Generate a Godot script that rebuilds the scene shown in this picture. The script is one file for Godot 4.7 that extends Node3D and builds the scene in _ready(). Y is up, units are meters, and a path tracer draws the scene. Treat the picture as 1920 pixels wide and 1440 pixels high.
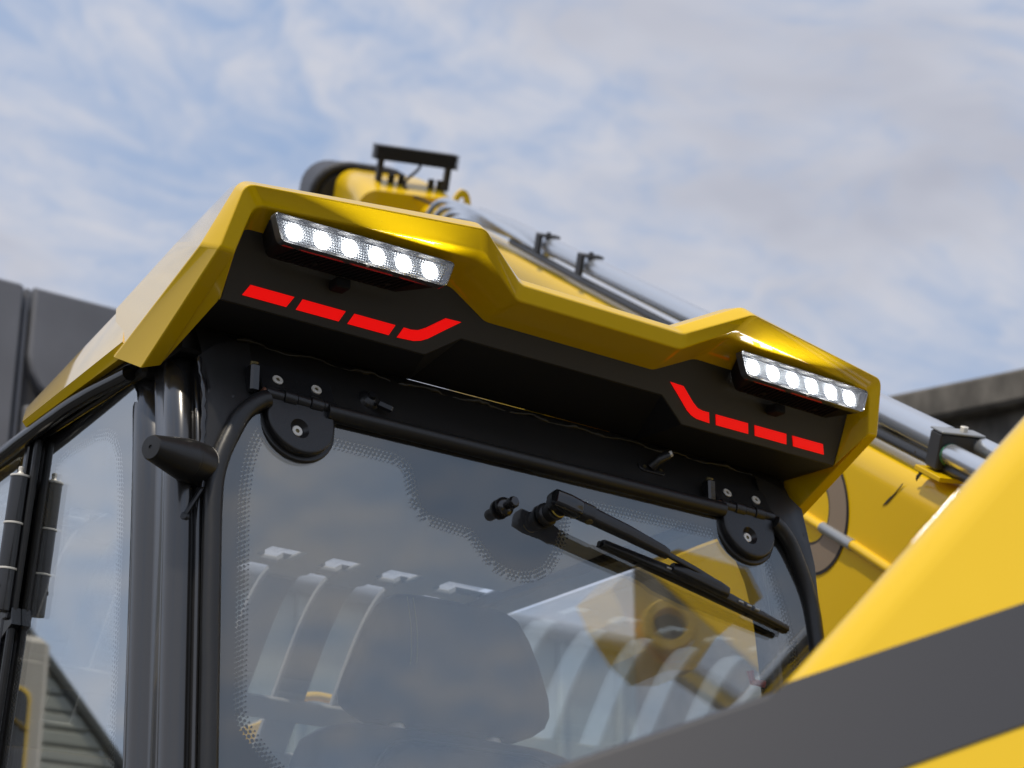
extends Node3D
# Close view of an excavator cab's roof visor with lit work lights, seen from low in front of the cab.
# x runs along the cab's front, y is up, z points out of the windscreen.

var M := {}
var rng := RandomNumberGenerator.new()

# ------------------------------------------------------------------ mesh helpers
class Geo:
	var v := PackedVector3Array()   # triangles, counter-clockwise seen from outside
	var uv := PackedVector2Array()
	var has_uv := false
	func tri(a: Vector3, b: Vector3, c: Vector3) -> void:
		v.append(a); v.append(b); v.append(c)
	func quad(a: Vector3, b: Vector3, c: Vector3, d: Vector3) -> void:
		tri(a, b, c); tri(a, c, d)
	func fan(pts: Array, flip := false) -> void:
		for i in range(1, pts.size() - 1):
			if flip: tri(pts[0], pts[i + 1], pts[i])
			else: tri(pts[0], pts[i], pts[i + 1])
	# rows of equal length; closed joins each row's end to its start
	func grid(rows: Array, closed := false, flip := false) -> void:
		for i in range(rows.size() - 1):
			var a: Array = rows[i]
			var b: Array = rows[i + 1]
			var n := a.size()
			for j in range(n if closed else n - 1):
				var k := (j + 1) % n
				if flip: quad(a[j], a[k], b[k], b[j])
				else: quad(a[j], b[j], b[k], a[k])
	func add(o: Geo, t := Transform3D()) -> void:
		for p in o.v:
			v.append(t * p)

func commit(g: Geo, smooth_deg := 35.0) -> ArrayMesh:
	var n := g.v.size()
	var fn := PackedVector3Array()
	fn.resize(n / 3)
	var at := {}
	for t in range(n / 3):
		var a := g.v[t * 3]
		var c := (g.v[t * 3 + 1] - a).cross(g.v[t * 3 + 2] - a)
		fn[t] = c
		for k in 3:
			var key := Vector3i((g.v[t * 3 + k] * 20000.0).round())
			if at.has(key): at[key].append(t)
			else: at[key] = [t]
	var lim := cos(deg_to_rad(smooth_deg))
	var pos := PackedVector3Array()
	var nor := PackedVector3Array()
	for t in range(n / 3):
		if fn[t].length_squared() < 1e-20: continue
		var me := fn[t].normalized()
		for k in [0, 2, 1]:
			var p := g.v[t * 3 + k]
			var s := Vector3.ZERO
			for o in at[Vector3i((p * 20000.0).round())]:
				if fn[o].length_squared() > 1e-20 and fn[o].normalized().dot(me) >= lim: s += fn[o]
			pos.append(p)
			nor.append(s.normalized())
	var arr := []
	arr.resize(Mesh.ARRAY_MAX)
	arr[Mesh.ARRAY_VERTEX] = pos
	arr[Mesh.ARRAY_NORMAL] = nor
	var m := ArrayMesh.new()
	m.add_surface_from_arrays(Mesh.PRIMITIVE_TRIANGLES, arr)
	return m

func obj(called: String, g: Geo, m: Material, parent: Node = self, smooth_deg := 35.0) -> MeshInstance3D:
	var o := MeshInstance3D.new()
	o.name = called
	o.mesh = commit(g, smooth_deg)
	o.material_override = m
	parent.add_child(o, true)
	return o

func inst(called: String, mesh: Mesh, m: Material, parent: Node, t := Transform3D()) -> MeshInstance3D:
	var o := MeshInstance3D.new()
	o.name = called
	o.mesh = mesh
	o.material_override = m
	o.transform = t
	parent.add_child(o, true)
	return o

func node(called: String, parent: Node = self, t := Transform3D()) -> Node3D:
	var o := Node3D.new()
	o.name = called
	o.transform = t
	parent.add_child(o, true)
	return o

func tag(o: Node, label: String, category: String, group := "", kind := "") -> void:
	if label: o.set_meta("label", label)
	if category: o.set_meta("category", category)
	if group: o.set_meta("group", group)
	if kind: o.set_meta("kind", kind)

func round_line(p: Array, r: float, seg := 4, only: Array = []) -> Array:
	var out := [p[0]]
	for i in range(1, p.size() - 1):
		var rr: float = r if only.is_empty() else only[i]
		var a: Vector3 = p[i - 1] - p[i]
		var b: Vector3 = p[i + 1] - p[i]
		var ta := minf(rr, a.length() * 0.45)
		var tb := minf(rr, b.length() * 0.45)
		var q0: Vector3 = p[i] + a.normalized() * ta
		var q1: Vector3 = p[i] + b.normalized() * tb
		for s in range(seg + 1):
			var t := float(s) / seg
			out.append(q0 * (1 - t) * (1 - t) + p[i] * 2.0 * t * (1 - t) + q1 * t * t)
	out.append(p[-1])
	return out

func chamfer_box(size: Vector3, b: float) -> Geo:
	# rounded-chamfer box centred at origin
	var g := Geo.new()
	var h := size / 2.0
	b = minf(b, minf(h.x, minf(h.y, h.z)) * 0.9)
	var rows := []
	for lv in [[-h.y, b], [-h.y + b, 0.0], [h.y - b, 0.0], [h.y, b]]:
		var y: float = lv[0]
		var i: float = lv[1]
		var x := h.x - i
		var z := h.z - i
		var c := b - i * 0.5
		rows.append([Vector3(x - c, y, z), Vector3(x, y, z - c), Vector3(x, y, -z + c), Vector3(x - c, y, -z), Vector3(-x + c, y, -z), Vector3(-x, y, -z + c), Vector3(-x, y, z - c), Vector3(-x + c, y, z)])
	g.grid(rows, true, true)
	g.fan(rows[0], true)
	g.fan(rows[3])
	return g

func at_box(a: Vector3, b: Vector3, bev := 0.003) -> Geo:
	var g := Geo.new()
	g.add(chamfer_box((b - a).abs(), bev), Transform3D(Basis(), (a + b) / 2.0))
	return g

func beam_box(a: Vector3, b: Vector3, w: float, h: float, up := Vector3.UP, bev := 0.002) -> Geo:
	var d := b - a
	var z := d.normalized()
	var x := up.cross(z).normalized()
	var y := z.cross(x)
	var g := Geo.new()
	g.add(chamfer_box(Vector3(w, h, d.length()), bev), Transform3D(Basis(x, y, z), (a + b) / 2.0))
	return g

func tube(path: Array, rad, seg := 14, caps := true) -> Geo:
	var g := Geo.new()
	var rows := []
	var up := Vector3(0.31, 0.9, 0.2)
	for i in path.size():
		var d: Vector3
		if i == 0: d = path[1] - path[0]
		elif i == path.size() - 1: d = path[i] - path[i - 1]
		else: d = (path[i + 1] - path[i]).normalized() + (path[i] - path[i - 1]).normalized()
		d = d.normalized()
		var x := (up - d * up.dot(d)).normalized()
		up = x
		var y := d.cross(x)
		var r: float = rad[i] if rad is Array else rad
		var row := []
		for k in seg:
			var a := TAU * k / seg
			row.append(path[i] + (x * cos(a) + y * sin(a)) * r)
		rows.append(row)
	g.grid(rows, true, true)
	if caps:
		g.fan(rows[0], true)
		g.fan(rows[-1])
	return g

# profile: array of Vector2(radius, height along axis)
func lathe(profile: Array, origin: Vector3, axis: Vector3, seg := 24) -> Geo:
	var g := Geo.new()
	var z := axis.normalized()
	var x := z.cross(Vector3(0.3, 0.8, 0.52)).normalized()
	var y := z.cross(x)
	var rows := []
	for p in profile:
		var row := []
		for k in seg:
			var a := TAU * k / seg
			row.append(origin + z * p.y + (x * cos(a) + y * sin(a)) * p.x)
		rows.append(row)
	g.grid(rows, true, true)
	return g

# polygon (counter-clockwise in x,y of the basis) extruded from -depth to 0 along the basis' z, with a chamfer at the front
func prism(poly: Array, t: Transform3D, depth: float, bev := 0.0) -> Geo:
	var g := Geo.new()
	var pp := PackedVector2Array(poly)
	if Geometry2D.is_polygon_clockwise(pp): pp.reverse()
	var n := pp.size()
	var inner := PackedVector2Array()
	for i in n:
		var a := (pp[i] - pp[(i + n - 1) % n]).normalized()
		var b := (pp[(i + 1) % n] - pp[i]).normalized()
		var na := Vector2(-a.y, a.x)
		var nb := Vector2(-b.y, b.x)
		var m := (na + nb).normalized()
		inner.append(pp[i] + m * bev / maxf(0.35, m.dot(na)))
	var idx := Geometry2D.triangulate_polygon(inner)
	var P := func(q: Vector2, z: float) -> Vector3: return t * Vector3(q.x, q.y, z)
	for i in range(0, idx.size(), 3):
		var a := inner[idx[i]]
		var b := inner[idx[i + 1]]
		var c := inner[idx[i + 2]]
		if (b - a).cross(c - a) < 0:
			var s := b; b = c; c = s
		g.tri(P.call(a, 0.0), P.call(b, 0.0), P.call(c, 0.0))
		g.tri(P.call(a, -depth), P.call(c, -depth), P.call(b, -depth))
	var r0 := []; var r1 := []; var r2 := []; var r3 := []
	for i in n:
		r0.append(P.call(inner[i], 0.0)); r1.append(P.call(pp[i], -bev)); r2.append(P.call(pp[i], -depth + bev)); r3.append(P.call(inner[i], -depth))
	if bev > 0.0: g.grid([r3, r2, r1, r0], true, true)
	else: g.grid([r3, r0], true, true)
	return g

func mirrored(g: Geo) -> Geo:
	var o := Geo.new()
	for i in range(0, g.v.size(), 3):
		var f := Vector3(-1, 1, 1)
		o.tri(g.v[i] * f, g.v[i + 2] * f, g.v[i + 1] * f)
	return o

# ------------------------------------------------------------------ materials
func noise_tex(sd: int, freq: float, lo: Color, hi: Color, octaves := 4, size := 512, normal := false) -> NoiseTexture2D:
	var f := FastNoiseLite.new()
	f.seed = sd
	f.noise_type = FastNoiseLite.TYPE_SIMPLEX_SMOOTH
	f.frequency = freq
	f.fractal_octaves = octaves
	var t := NoiseTexture2D.new()
	t.width = size
	t.height = size
	t.seamless = true
	t.noise = f
	if normal:
		t.as_normal_map = true
		t.bump_strength = 4.0
	else:
		var r := Gradient.new()
		r.set_color(0, lo)
		r.set_color(1, hi)
		t.color_ramp = r
	return t

func mat(called: String, c: Color, rough: float, metal := 0.0, spec := 0.5) -> StandardMaterial3D:
	var m := StandardMaterial3D.new()
	m.resource_name = called
	m.albedo_color = c.linear_to_srgb()
	m.roughness = rough
	m.metallic = metal
	m.metallic_specular = spec
	M[called] = m
	return m

func tri_rough(m: StandardMaterial3D, tex: Texture2D, scale: float) -> void:
	m.roughness_texture = tex
	m.roughness_texture_channel = BaseMaterial3D.TEXTURE_CHANNEL_RED
	m.uv1_triplanar = true
	m.uv1_world_triplanar = true
	m.uv1_scale = Vector3.ONE * scale

# solar-control glass: a thin metallic coat mirrors the share alpha of the light on each face and lets the rest through
func mirror_glass(called: String, c: Color, share: float) -> void:
	var m := mat(called, c, 0.0, 1.0)
	m.albedo_color.a = share
	m.transparency = BaseMaterial3D.TRANSPARENCY_ALPHA
	var im := Image.create(2, 2, false, Image.FORMAT_RGBA8)
	im.fill(Color(1, 1, 1, 1))
	m.albedo_texture = ImageTexture.create_from_image(im)

func materials() -> void:
	var rough_a := noise_tex(3, 0.02, Color(0.55, 0.55, 0.55), Color(1, 1, 1))
	var rough_b := noise_tex(9, 0.05, Color(0.45, 0.45, 0.45), Color(1, 1, 1), 5)
	var rough_c := noise_tex(5, 0.01, Color(0.8, 0.8, 0.8), Color(1, 1, 1), 3)
	var y := mat("yellow_paint", Color(0.77, 0.495, 0.001), 0.5, 0.0, 0.15)
	y.clearcoat_enabled = true
	y.clearcoat = 1.0
	y.clearcoat_roughness = 0.03
	y = mat("yellow_boom_paint", Color(0.78, 0.50, 0.001), 0.5, 0.0, 0.15)
	y.clearcoat_enabled = true
	y.clearcoat = 0.8
	y.clearcoat_roughness = 0.14
	var b := mat("black_gloss", Color(0.012, 0.012, 0.013), 0.22, 0.0, 0.6)
	tri_rough(b, rough_a, 5.0)
	b = mat("black_header", Color(0.017, 0.0165, 0.016), 0.40)
	tri_rough(b, rough_c, 3.0)
	b = mat("pillar_paint", Color(0.019, 0.0185, 0.0185), 0.26, 0.0, 0.6)
	b.clearcoat_enabled = true
	b.clearcoat = 0.5
	b.clearcoat_roughness = 0.06
	tri_rough(b, rough_c, 4.0)
	mat("black_panel", Color(0.030, 0.027, 0.022), 0.48)
	mat("black_underside", Color(0.013, 0.013, 0.014), 0.55)
	b = mat("black_plastic", Color(0.014, 0.014, 0.015), 0.46)
	tri_rough(b, rough_b, 20.0)
	mat("housing_plastic", Color(0.016, 0.016, 0.017), 0.75, 0.0, 0.25)
	b = mat("rubber", Color(0.012, 0.012, 0.012), 0.5)
	tri_rough(b, rough_a, 14.0)
	mat("zinc", Color(0.72, 0.69, 0.62), 0.4, 0.25)
	mat("socket", Color(0.16, 0.13, 0.06), 0.4, 0.7)
	mat("copper", Color(0.30, 0.14, 0.09), 0.45, 0.6)
	mat("brass", Color(0.65, 0.50, 0.10), 0.4, 0.8)
	mat("sealant", Color(0.024, 0.021, 0.012), 0.35)
	mat("frit", Color(0.006, 0.006, 0.007), 0.6)
	mat("headliner", Color(0.36, 0.37, 0.365), 0.8)
	mat("seat_cloth", Color(0.022, 0.024, 0.026), 0.7)
	mat("seat_leather", Color(0.045, 0.048, 0.050), 0.4)
	mat("stitch", Color(0.35, 0.34, 0.12), 0.7)
	mat("pipe_steel", Color(0.70, 0.73, 0.77), 0.27, 0.85)
	mat("galvanised", Color(0.40, 0.41, 0.41), 0.45, 0.8)
	mat("clamp_plastic", Color(0.022, 0.022, 0.024), 0.6)
	mat("decal_brown", Color(0.26, 0.20, 0.145), 0.3)
	mat("decal_edge", Color(0.02, 0.018, 0.018), 0.4)
	mat("decal_grey", Color(0.029, 0.030, 0.036), 0.45)
	mat("grease_black", Color(0.03, 0.022, 0.008), 0.7)
	mat("sticker_yellow", Color(0.75, 0.68, 0.05), 0.5)
	mat("red_plastic", Color(0.45, 0.02, 0.015), 0.4)
	mat("green_seal", Color(0.03, 0.16, 0.08), 0.5)
	var gp := mat("grey_cladding", Color(0.17, 0.177, 0.20), 0.55)
	gp.albedo_texture = noise_tex(21, 0.008, Color(0.86, 0.86, 0.86), Color(1, 1, 1), 5)
	gp.uv1_triplanar = true
	gp.uv1_world_triplanar = true
	gp.uv1_scale = Vector3.ONE * 0.4
	mat("grey_joint", Color(0.03, 0.03, 0.034), 0.6)
	var cc := mat("concrete", Color(0.25, 0.23, 0.20), 0.85)
	cc.albedo_texture = noise_tex(33, 0.012, Color(0.45, 0.45, 0.45), Color(1, 1, 1), 6)
	cc.uv1_triplanar = true
	cc.uv1_world_triplanar = true
	cc.uv1_scale = Vector3(0.9, 0.35, 0.9)
	mat("white_wall", Color(0.27, 0.32, 0.295), 0.7)
	mat("shed_cladding", Color(0.30, 0.31, 0.26), 0.6)
	mat("beige_paint", Color(0.42, 0.39, 0.33), 0.5)
	mat("shed_trim", Color(0.03, 0.035, 0.03), 0.6)
	var gr := mat("yard", Color(0.08, 0.078, 0.073), 0.9)
	gr.albedo_texture = noise_tex(41, 0.02, Color(0.7, 0.7, 0.7), Color(1, 1, 1), 5)
	gr.uv1_triplanar = true
	gr.uv1_world_triplanar = true
	gr.uv1_scale = Vector3.ONE * 0.3
	# glass: solar-control panes, partly mirrored
	mirror_glass("windscreen_glass", Color(0.97, 0.97, 0.93), 0.15)
	mirror_glass("side_glass", Color(0.90, 0.93, 0.93), 0.48)
	mirror_glass("right_glass", Color(0.80, 0.90, 0.88), 0.28)
	var w: StandardMaterial3D
	w = mat("smoked_pane", Color(0.02, 0.022, 0.024), 0.02)
	w.albedo_color.a = 0.2
	w.transparency = BaseMaterial3D.TRANSPARENCY_ALPHA
	w = mat("lens_plastic", Color(0.9, 0.92, 0.95, 0.05), 0.04)
	w.albedo_color.a = 0.05
	w.transparency = BaseMaterial3D.TRANSPARENCY_ALPHA
	w = mat("lens_rim", Color(0.07, 0.075, 0.08), 0.08, 0.0, 0.8)
	w = mat("reflector", Color(0.34, 0.36, 0.38), 0.34, 0.7)
	w = mat("led_glow", Color(0.9, 0.9, 0.9), 0.4)
	w.emission_enabled = true
	w.emission = Color(1.0, 1.0, 1.0)
	w.emission_energy_multiplier = 22.0
	w = mat("red_glow", Color(0.75, 0.0, 0.0), 0.4)  # red of the visor stripes, with an added glow against the shade
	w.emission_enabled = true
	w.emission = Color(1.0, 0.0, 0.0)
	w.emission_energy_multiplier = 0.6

# ------------------------------------------------------------------ sky
var cloud_big := FastNoiseLite.new()
var cloud_mid := FastNoiseLite.new()
var cloud_fine := FastNoiseLite.new()

func sky_color(dir: Vector3) -> Color:
	var e := maxf(dir.y, 0.0)
	var k := pow(1.0 - e, 3.0)
	var blue := Vector3(0.285, 0.405, 0.635).lerp(Vector3(0.50, 0.585, 0.735), clampf(k * 1.5, 0.0, 1.0))
	var h := 1.0 / (e + 0.16)
	var p := Vector2(dir.x, dir.z) * h
	var wx := cloud_big.get_noise_2d(p.x * 0.9 + 31.0, p.y * 0.9) * 0.18
	var wy := cloud_big.get_noise_2d(p.x * 0.9, p.y * 0.9 + 77.0) * 0.18
	var q := p + Vector2(wx, wy)
	var big := cloud_big.get_noise_2d(q.x * 0.55 + 5.0, q.y * 0.55)
	var mid := cloud_mid.get_noise_2d(q.x + 9.0, q.y * 1.3)
	var fine := cloud_fine.get_noise_2d(q.x + mid * 0.15, q.y * 1.15)
	var side := 0.5 + 0.5 * sin(atan2(dir.x, -dir.z) * 2.0 - 0.75 + e * 1.2)
	var d := smoothstep(-0.50, 0.72, big * 0.52 + mid * 0.60 + fine * 0.58 + 0.12 + 0.10 * side + (0.16 * k))
	d = d * 0.93
	var thick := smoothstep(0.05, 0.8, big * 0.7 + mid * 0.6 + side * 0.15 - 0.02)
	var white := Vector3(0.64, 0.65, 0.715).lerp(Vector3(0.415, 0.43, 0.51), thick * 0.9)
	var c := blue.lerp(white, d)
	var s := dir.dot(Vector3(-0.40, 0.87, 0.24).normalized())
	c *= 0.93 + 0.42 * pow(0.5 + 0.5 * s, 3.0)
	return Color(c.x, c.y, c.z)

func make_sky() -> ImageTexture:
	cloud_big.seed = 12; cloud_big.frequency = 0.8; cloud_big.fractal_octaves = 3
	cloud_mid.seed = 4; cloud_mid.frequency = 1.7; cloud_mid.fractal_octaves = 5; cloud_mid.fractal_gain = 0.55
	cloud_fine.seed = 8; cloud_fine.frequency = 11.0; cloud_fine.fractal_octaves = 5; cloud_fine.fractal_gain = 0.6
	for n in [cloud_big, cloud_mid, cloud_fine]:
		n.noise_type = FastNoiseLite.TYPE_SIMPLEX_SMOOTH
	var lw := 768
	var lh := 384
	var im := Image.create(lw, lh, false, Image.FORMAT_RGBAF)
	for j in lh:
		var el := (0.5 - (j + 0.5) / lh) * PI
		for i in lw:
			var az := (i + 0.5) / lw * TAU
			if el < -0.03:
				im.set_pixel(i, j, Color(0.30, 0.29, 0.27))
			else:
				im.set_pixel(i, j, sky_color(Vector3(sin(az) * cos(el), sin(maxf(el, 0.0)), -cos(az) * cos(el))))
	im.resize(4096, 2048, Image.INTERPOLATE_CUBIC)
	# the part round the view in full detail
	var x0 := 120
	var x1 := 720
	var y0 := 560
	var y1 := 1030
	for j in range(y0, y1):
		var el := (0.5 - (j + 0.5) / 2048.0) * PI
		for i in range(x0, x1):
			var az := (i + 0.5) / 4096.0 * TAU
			im.set_pixel(i, j, sky_color(Vector3(sin(az) * cos(el), sin(maxf(el, 0.0)), -cos(az) * cos(el))))
	return ImageTexture.create_from_image(im)

# ------------------------------------------------------------------ main
func _ready() -> void:
	rng.seed = 7
	# camera
	var cam := Camera3D.new()
	cam.name = "camera"
	cam.fov = 21.245
	cam.near = 0.05
	cam.far = 400.0
	var yaw := deg_to_rad(36.30)
	var pit := deg_to_rad(21.53)
	var fwd := Vector3(sin(yaw) * cos(pit), sin(pit), -cos(yaw) * cos(pit))
	cam.look_at_from_position(Vector3(-1.6786, 1.2440, 2.2275), Vector3(-1.6786, 1.2440, 2.2275) + fwd, Vector3.UP)
	var lens := CameraAttributesPhysical.new()
	lens.frustum_focal_length = 63.98
	lens.exposure_aperture = 6.3
	lens.frustum_focus_distance = 2.78
	cam.attributes = lens
	add_child(cam)
	cam.current = true
	# sky and sun
	var env := Environment.new()
	env.background_mode = Environment.BG_SKY
	var sky := Sky.new()
	var sm := PanoramaSkyMaterial.new()
	sm.panorama = make_sky()
	sky.sky_material = sm
	env.sky = sky
	env.tonemap_mode = Environment.TONE_MAPPER_LINEAR
	env.tonemap_exposure = 1.0
	env.sdfgi_enabled = true
	env.ssao_enabled = true
	env.ssil_enabled = true
	var we := WorldEnvironment.new()
	we.name = "world"
	we.environment = env
	add_child(we)
	var sun := DirectionalLight3D.new()
	sun.name = "sun"
	sun.light_energy = 0.95
	sun.light_color = Color(1.0, 0.95, 0.87)
	sun.light_angular_distance = 2.5
	sun.shadow_enabled = true
	sun.look_at_from_position(Vector3(-0.40, 0.87, 0.24), Vector3.ZERO, Vector3.UP)
	add_child(sun)
	materials()
	# setting
	build_ground()
	build_buildings()
	# things
	build_cab()
	build_seat()
	build_boom()
	build_arm()
	build_parked_machine()

func build_ground() -> void:
	var g := Geo.new()
	g.quad(Vector3(-150, 0, 150), Vector3(150, 0, 150), Vector3(150, 0, -150), Vector3(-150, 0, -150))
	tag(obj("ground", g, M.yard), "", "", "", "structure")

func build_buildings() -> void:
	# grey panelled building behind the cab
	var b := node("grey_building", self, Transform3D(Basis(), Vector3(0, 0, -5.7)))
	tag(b, "dark grey panelled building with a vertical dark joint, at the left edge", "building")
	obj("wall", at_box(Vector3(-0.6, 0, -3.0), Vector3(2.05, 4.90, -0.05), 0.02), M.grey_joint, b)
	var xs := [-0.62, 0.40, 1.495]
	for i in 2:
		obj("wall_panel", at_box(Vector3(xs[i] + 0.02, 0.3, -0.08), Vector3(xs[i + 1] - 0.02, 4.977, 0.0), 0.012), M.grey_cladding, b)
	var rp := [Vector2(2.07, 4.46), Vector2(2.07, 4.977), Vector2(1.525, 4.977), Vector2(1.525, 4.66), Vector2(1.545, 4.58), Vector2(1.58, 4.52), Vector2(1.63, 4.48), Vector2(1.70, 4.46)]
	obj("wall_panel", prism(rp, Transform3D(), 0.09, 0.012), M.grey_cladding, b)
	obj("wall_panel", prism(rounded_rect(1.53, 0.3, 2.07, 4.425, 0.02), Transform3D(), 0.11, 0.02), M.grey_cladding, b)
	obj("joint_cover", at_box(Vector3(1.490, 0, -0.06), Vector3(1.512, 4.972, -0.025), 0.004), M.grey_cladding, b)
	# concrete wall at the right
	var p0 := Vector3(5.40, 0, -6.37)
	var p1 := Vector3(7.20, 0, -1.75)
	var d := (p1 - p0).normalized()
	var w := node("concrete_wall", self, Transform3D(Basis(d, Vector3.UP, d.cross(Vector3.UP)), p0))
	tag(w, "weathered grey concrete wall with a ledge, behind the boom at right", "wall")
	obj("lower_wall", at_box(Vector3(0, 0, -0.7), Vector3(5.0, 5.06, -0.12), 0.02), M.concrete, w)
	obj("parapet", at_box(Vector3(0, 5.035, -0.72), Vector3(5.0, 5.217, 0.0), 0.02), M.concrete, w)
	# white building seen through the cab
	var h := node("white_building", self, Transform3D(Basis(), Vector3(8.0, 0, -10.0)))
	tag(h, "pale white building wall seen through the cab's right windows", "building")
	obj("wall", at_box(Vector3(-5.8, 0, -4.0), Vector3(7.0, 5.3, 0.0), 0.03), M.white_wall, h)
	for k in 21:
		var x := -5.5 + k * 0.58
		obj("cladding_rib", at_box(Vector3(x, 0, 0), Vector3(x + 0.06, 5.2, 0.05), 0.01), M.white_wall, h)
	obj("gutter", tube([Vector3(-5.8, 5.25, 0.08), Vector3(7.0, 5.25, 0.08)], 0.07, 12), M.galvanised, h)
	# shed mirrored in the side window
	var s := node("corrugated_shed", self, Transform3D(Basis(), Vector3(-6.5, 0, -10.8)))
	tag(s, "shed with horizontal grey-green cladding boards, mirrored in the left side window", "shed")
	var face := [Vector2(-3.2, 0), Vector2(3.4, 0), Vector2(3.4, 6.3), Vector2(1.75, 4.9), Vector2(0.5, 3.55), Vector2(-0.9, 2.2), Vector2(-3.2, 1.4)]
	obj("gable_wall", prism(face, Transform3D(Basis(), Vector3(0, 0, -0.06)), 3.0, 0.0), M.shed_trim, s)
	var verge := [Vector2(-3.2, 1.4), Vector2(-0.9, 2.2), Vector2(0.5, 3.55), Vector2(1.75, 4.9), Vector2(3.4, 6.3)]
	for k in 44:
		var y0 := 1.2 + k * 0.115
		var poly := []
		# boards run up to the sloping verge
		var xa := 3.4
		var xb := 3.4
		for i in 4:
			var a: Vector2 = verge[i]
			var b2: Vector2 = verge[i + 1]
			if y0 >= a.y and y0 < b2.y: xa = lerpf(a.x, b2.x, (y0 - a.y) / (b2.y - a.y))
			if y0 + 0.1 >= a.y and y0 + 0.1 < b2.y: xb = lerpf(a.x, b2.x, (y0 + 0.1 - a.y) / (b2.y - a.y))
		if y0 < 1.4:
			xa = -3.2
			xb = -3.2
		if xa < 3.3 and xb < 3.3:
			poly = [Vector2(xa, y0), Vector2(3.4, y0), Vector2(3.4, y0 + 0.1), Vector2(xb, y0 + 0.1)]
			obj("cladding_board", prism(poly, Transform3D(Basis(), Vector3(0, 0, 0.02)), 0.08, 0.012), M.shed_cladding, s)
	obj("verge_trim", tube([Vector3(3.5, 6.4, 0.0), Vector3(1.75, 4.95, 0.0), Vector3(0.5, 3.62, 0.0), Vector3(-0.95, 2.25, 0.0), Vector3(-3.3, 1.42, 0)], 0.05, 8), M.shed_trim, s)

func build_parked_machine() -> void:
	var m := node("parked_machine", self, Transform3D(Basis(), Vector3(-2.2, 0, -5.2)))
	tag(m, "beige machine cab with a dark yellow-rimmed window, mirrored in the left side window", "machine")
	obj("cab_shell", at_box(Vector3(-0.46, 0.5, -1.2), Vector3(0.55, 3.28, 0.0), 0.03), M.beige_paint, m)
	obj("window_rim", prism(rounded_rect(-0.385, 1.6, 0.40, 3.065, 0.05), Transform3D(Basis(), Vector3(0, 0, 0.012)), 0.02, 0.004), M.yellow_paint, m)
	obj("window_pane", prism(rounded_rect(-0.372, 1.61, 0.39, 3.052, 0.045), Transform3D(Basis(), Vector3(0, 0, 0.018)), 0.012, 0.002), M.black_gloss, m)
	obj("yellow_strap", beam_box(Vector3(-0.37, 2.89, 0.022), Vector3(-0.1, 3.08, 0.022), 0.004, 0.045, Vector3(0, 0, 1)), M.yellow_paint, m)
	obj("chassis", at_box(Vector3(-0.6, 0.0, -1.4), Vector3(0.8, 0.55, 0.3), 0.05), M.black_plastic, m)

func rounded_rect(x0: float, y0: float, x1: float, y1: float, r: float, seg := 5) -> Array:
	var out := []
	for c in [[x1 - r, y0 + r, -PI / 2], [x1 - r, y1 - r, 0.0], [x0 + r, y1 - r, PI / 2], [x0 + r, y0 + r, PI]]:
		for s in seg + 1:
			var a: float = c[2] + PI / 2 * s / seg
			out.append(Vector2(c[0] + cos(a) * r, c[1] + sin(a) * r))
	return out

# glass plane: z grows as y falls
func gz(y: float, off := 0.0) -> float:
	return (2.2 - y) * 0.08 + off

func build_cab() -> void:
	var cab := node("excavator_cab")
	tag(cab, "excavator cab with yellow roof visor, black frame, tinted glass and two lit lights", "excavator cab")
	build_visor(cab)
	build_lights(cab)
	build_frame(cab)
	build_windscreen(cab)
	build_hinges(cab)
	build_wiper(cab)
	build_side(cab)
	build_roof(cab)

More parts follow.
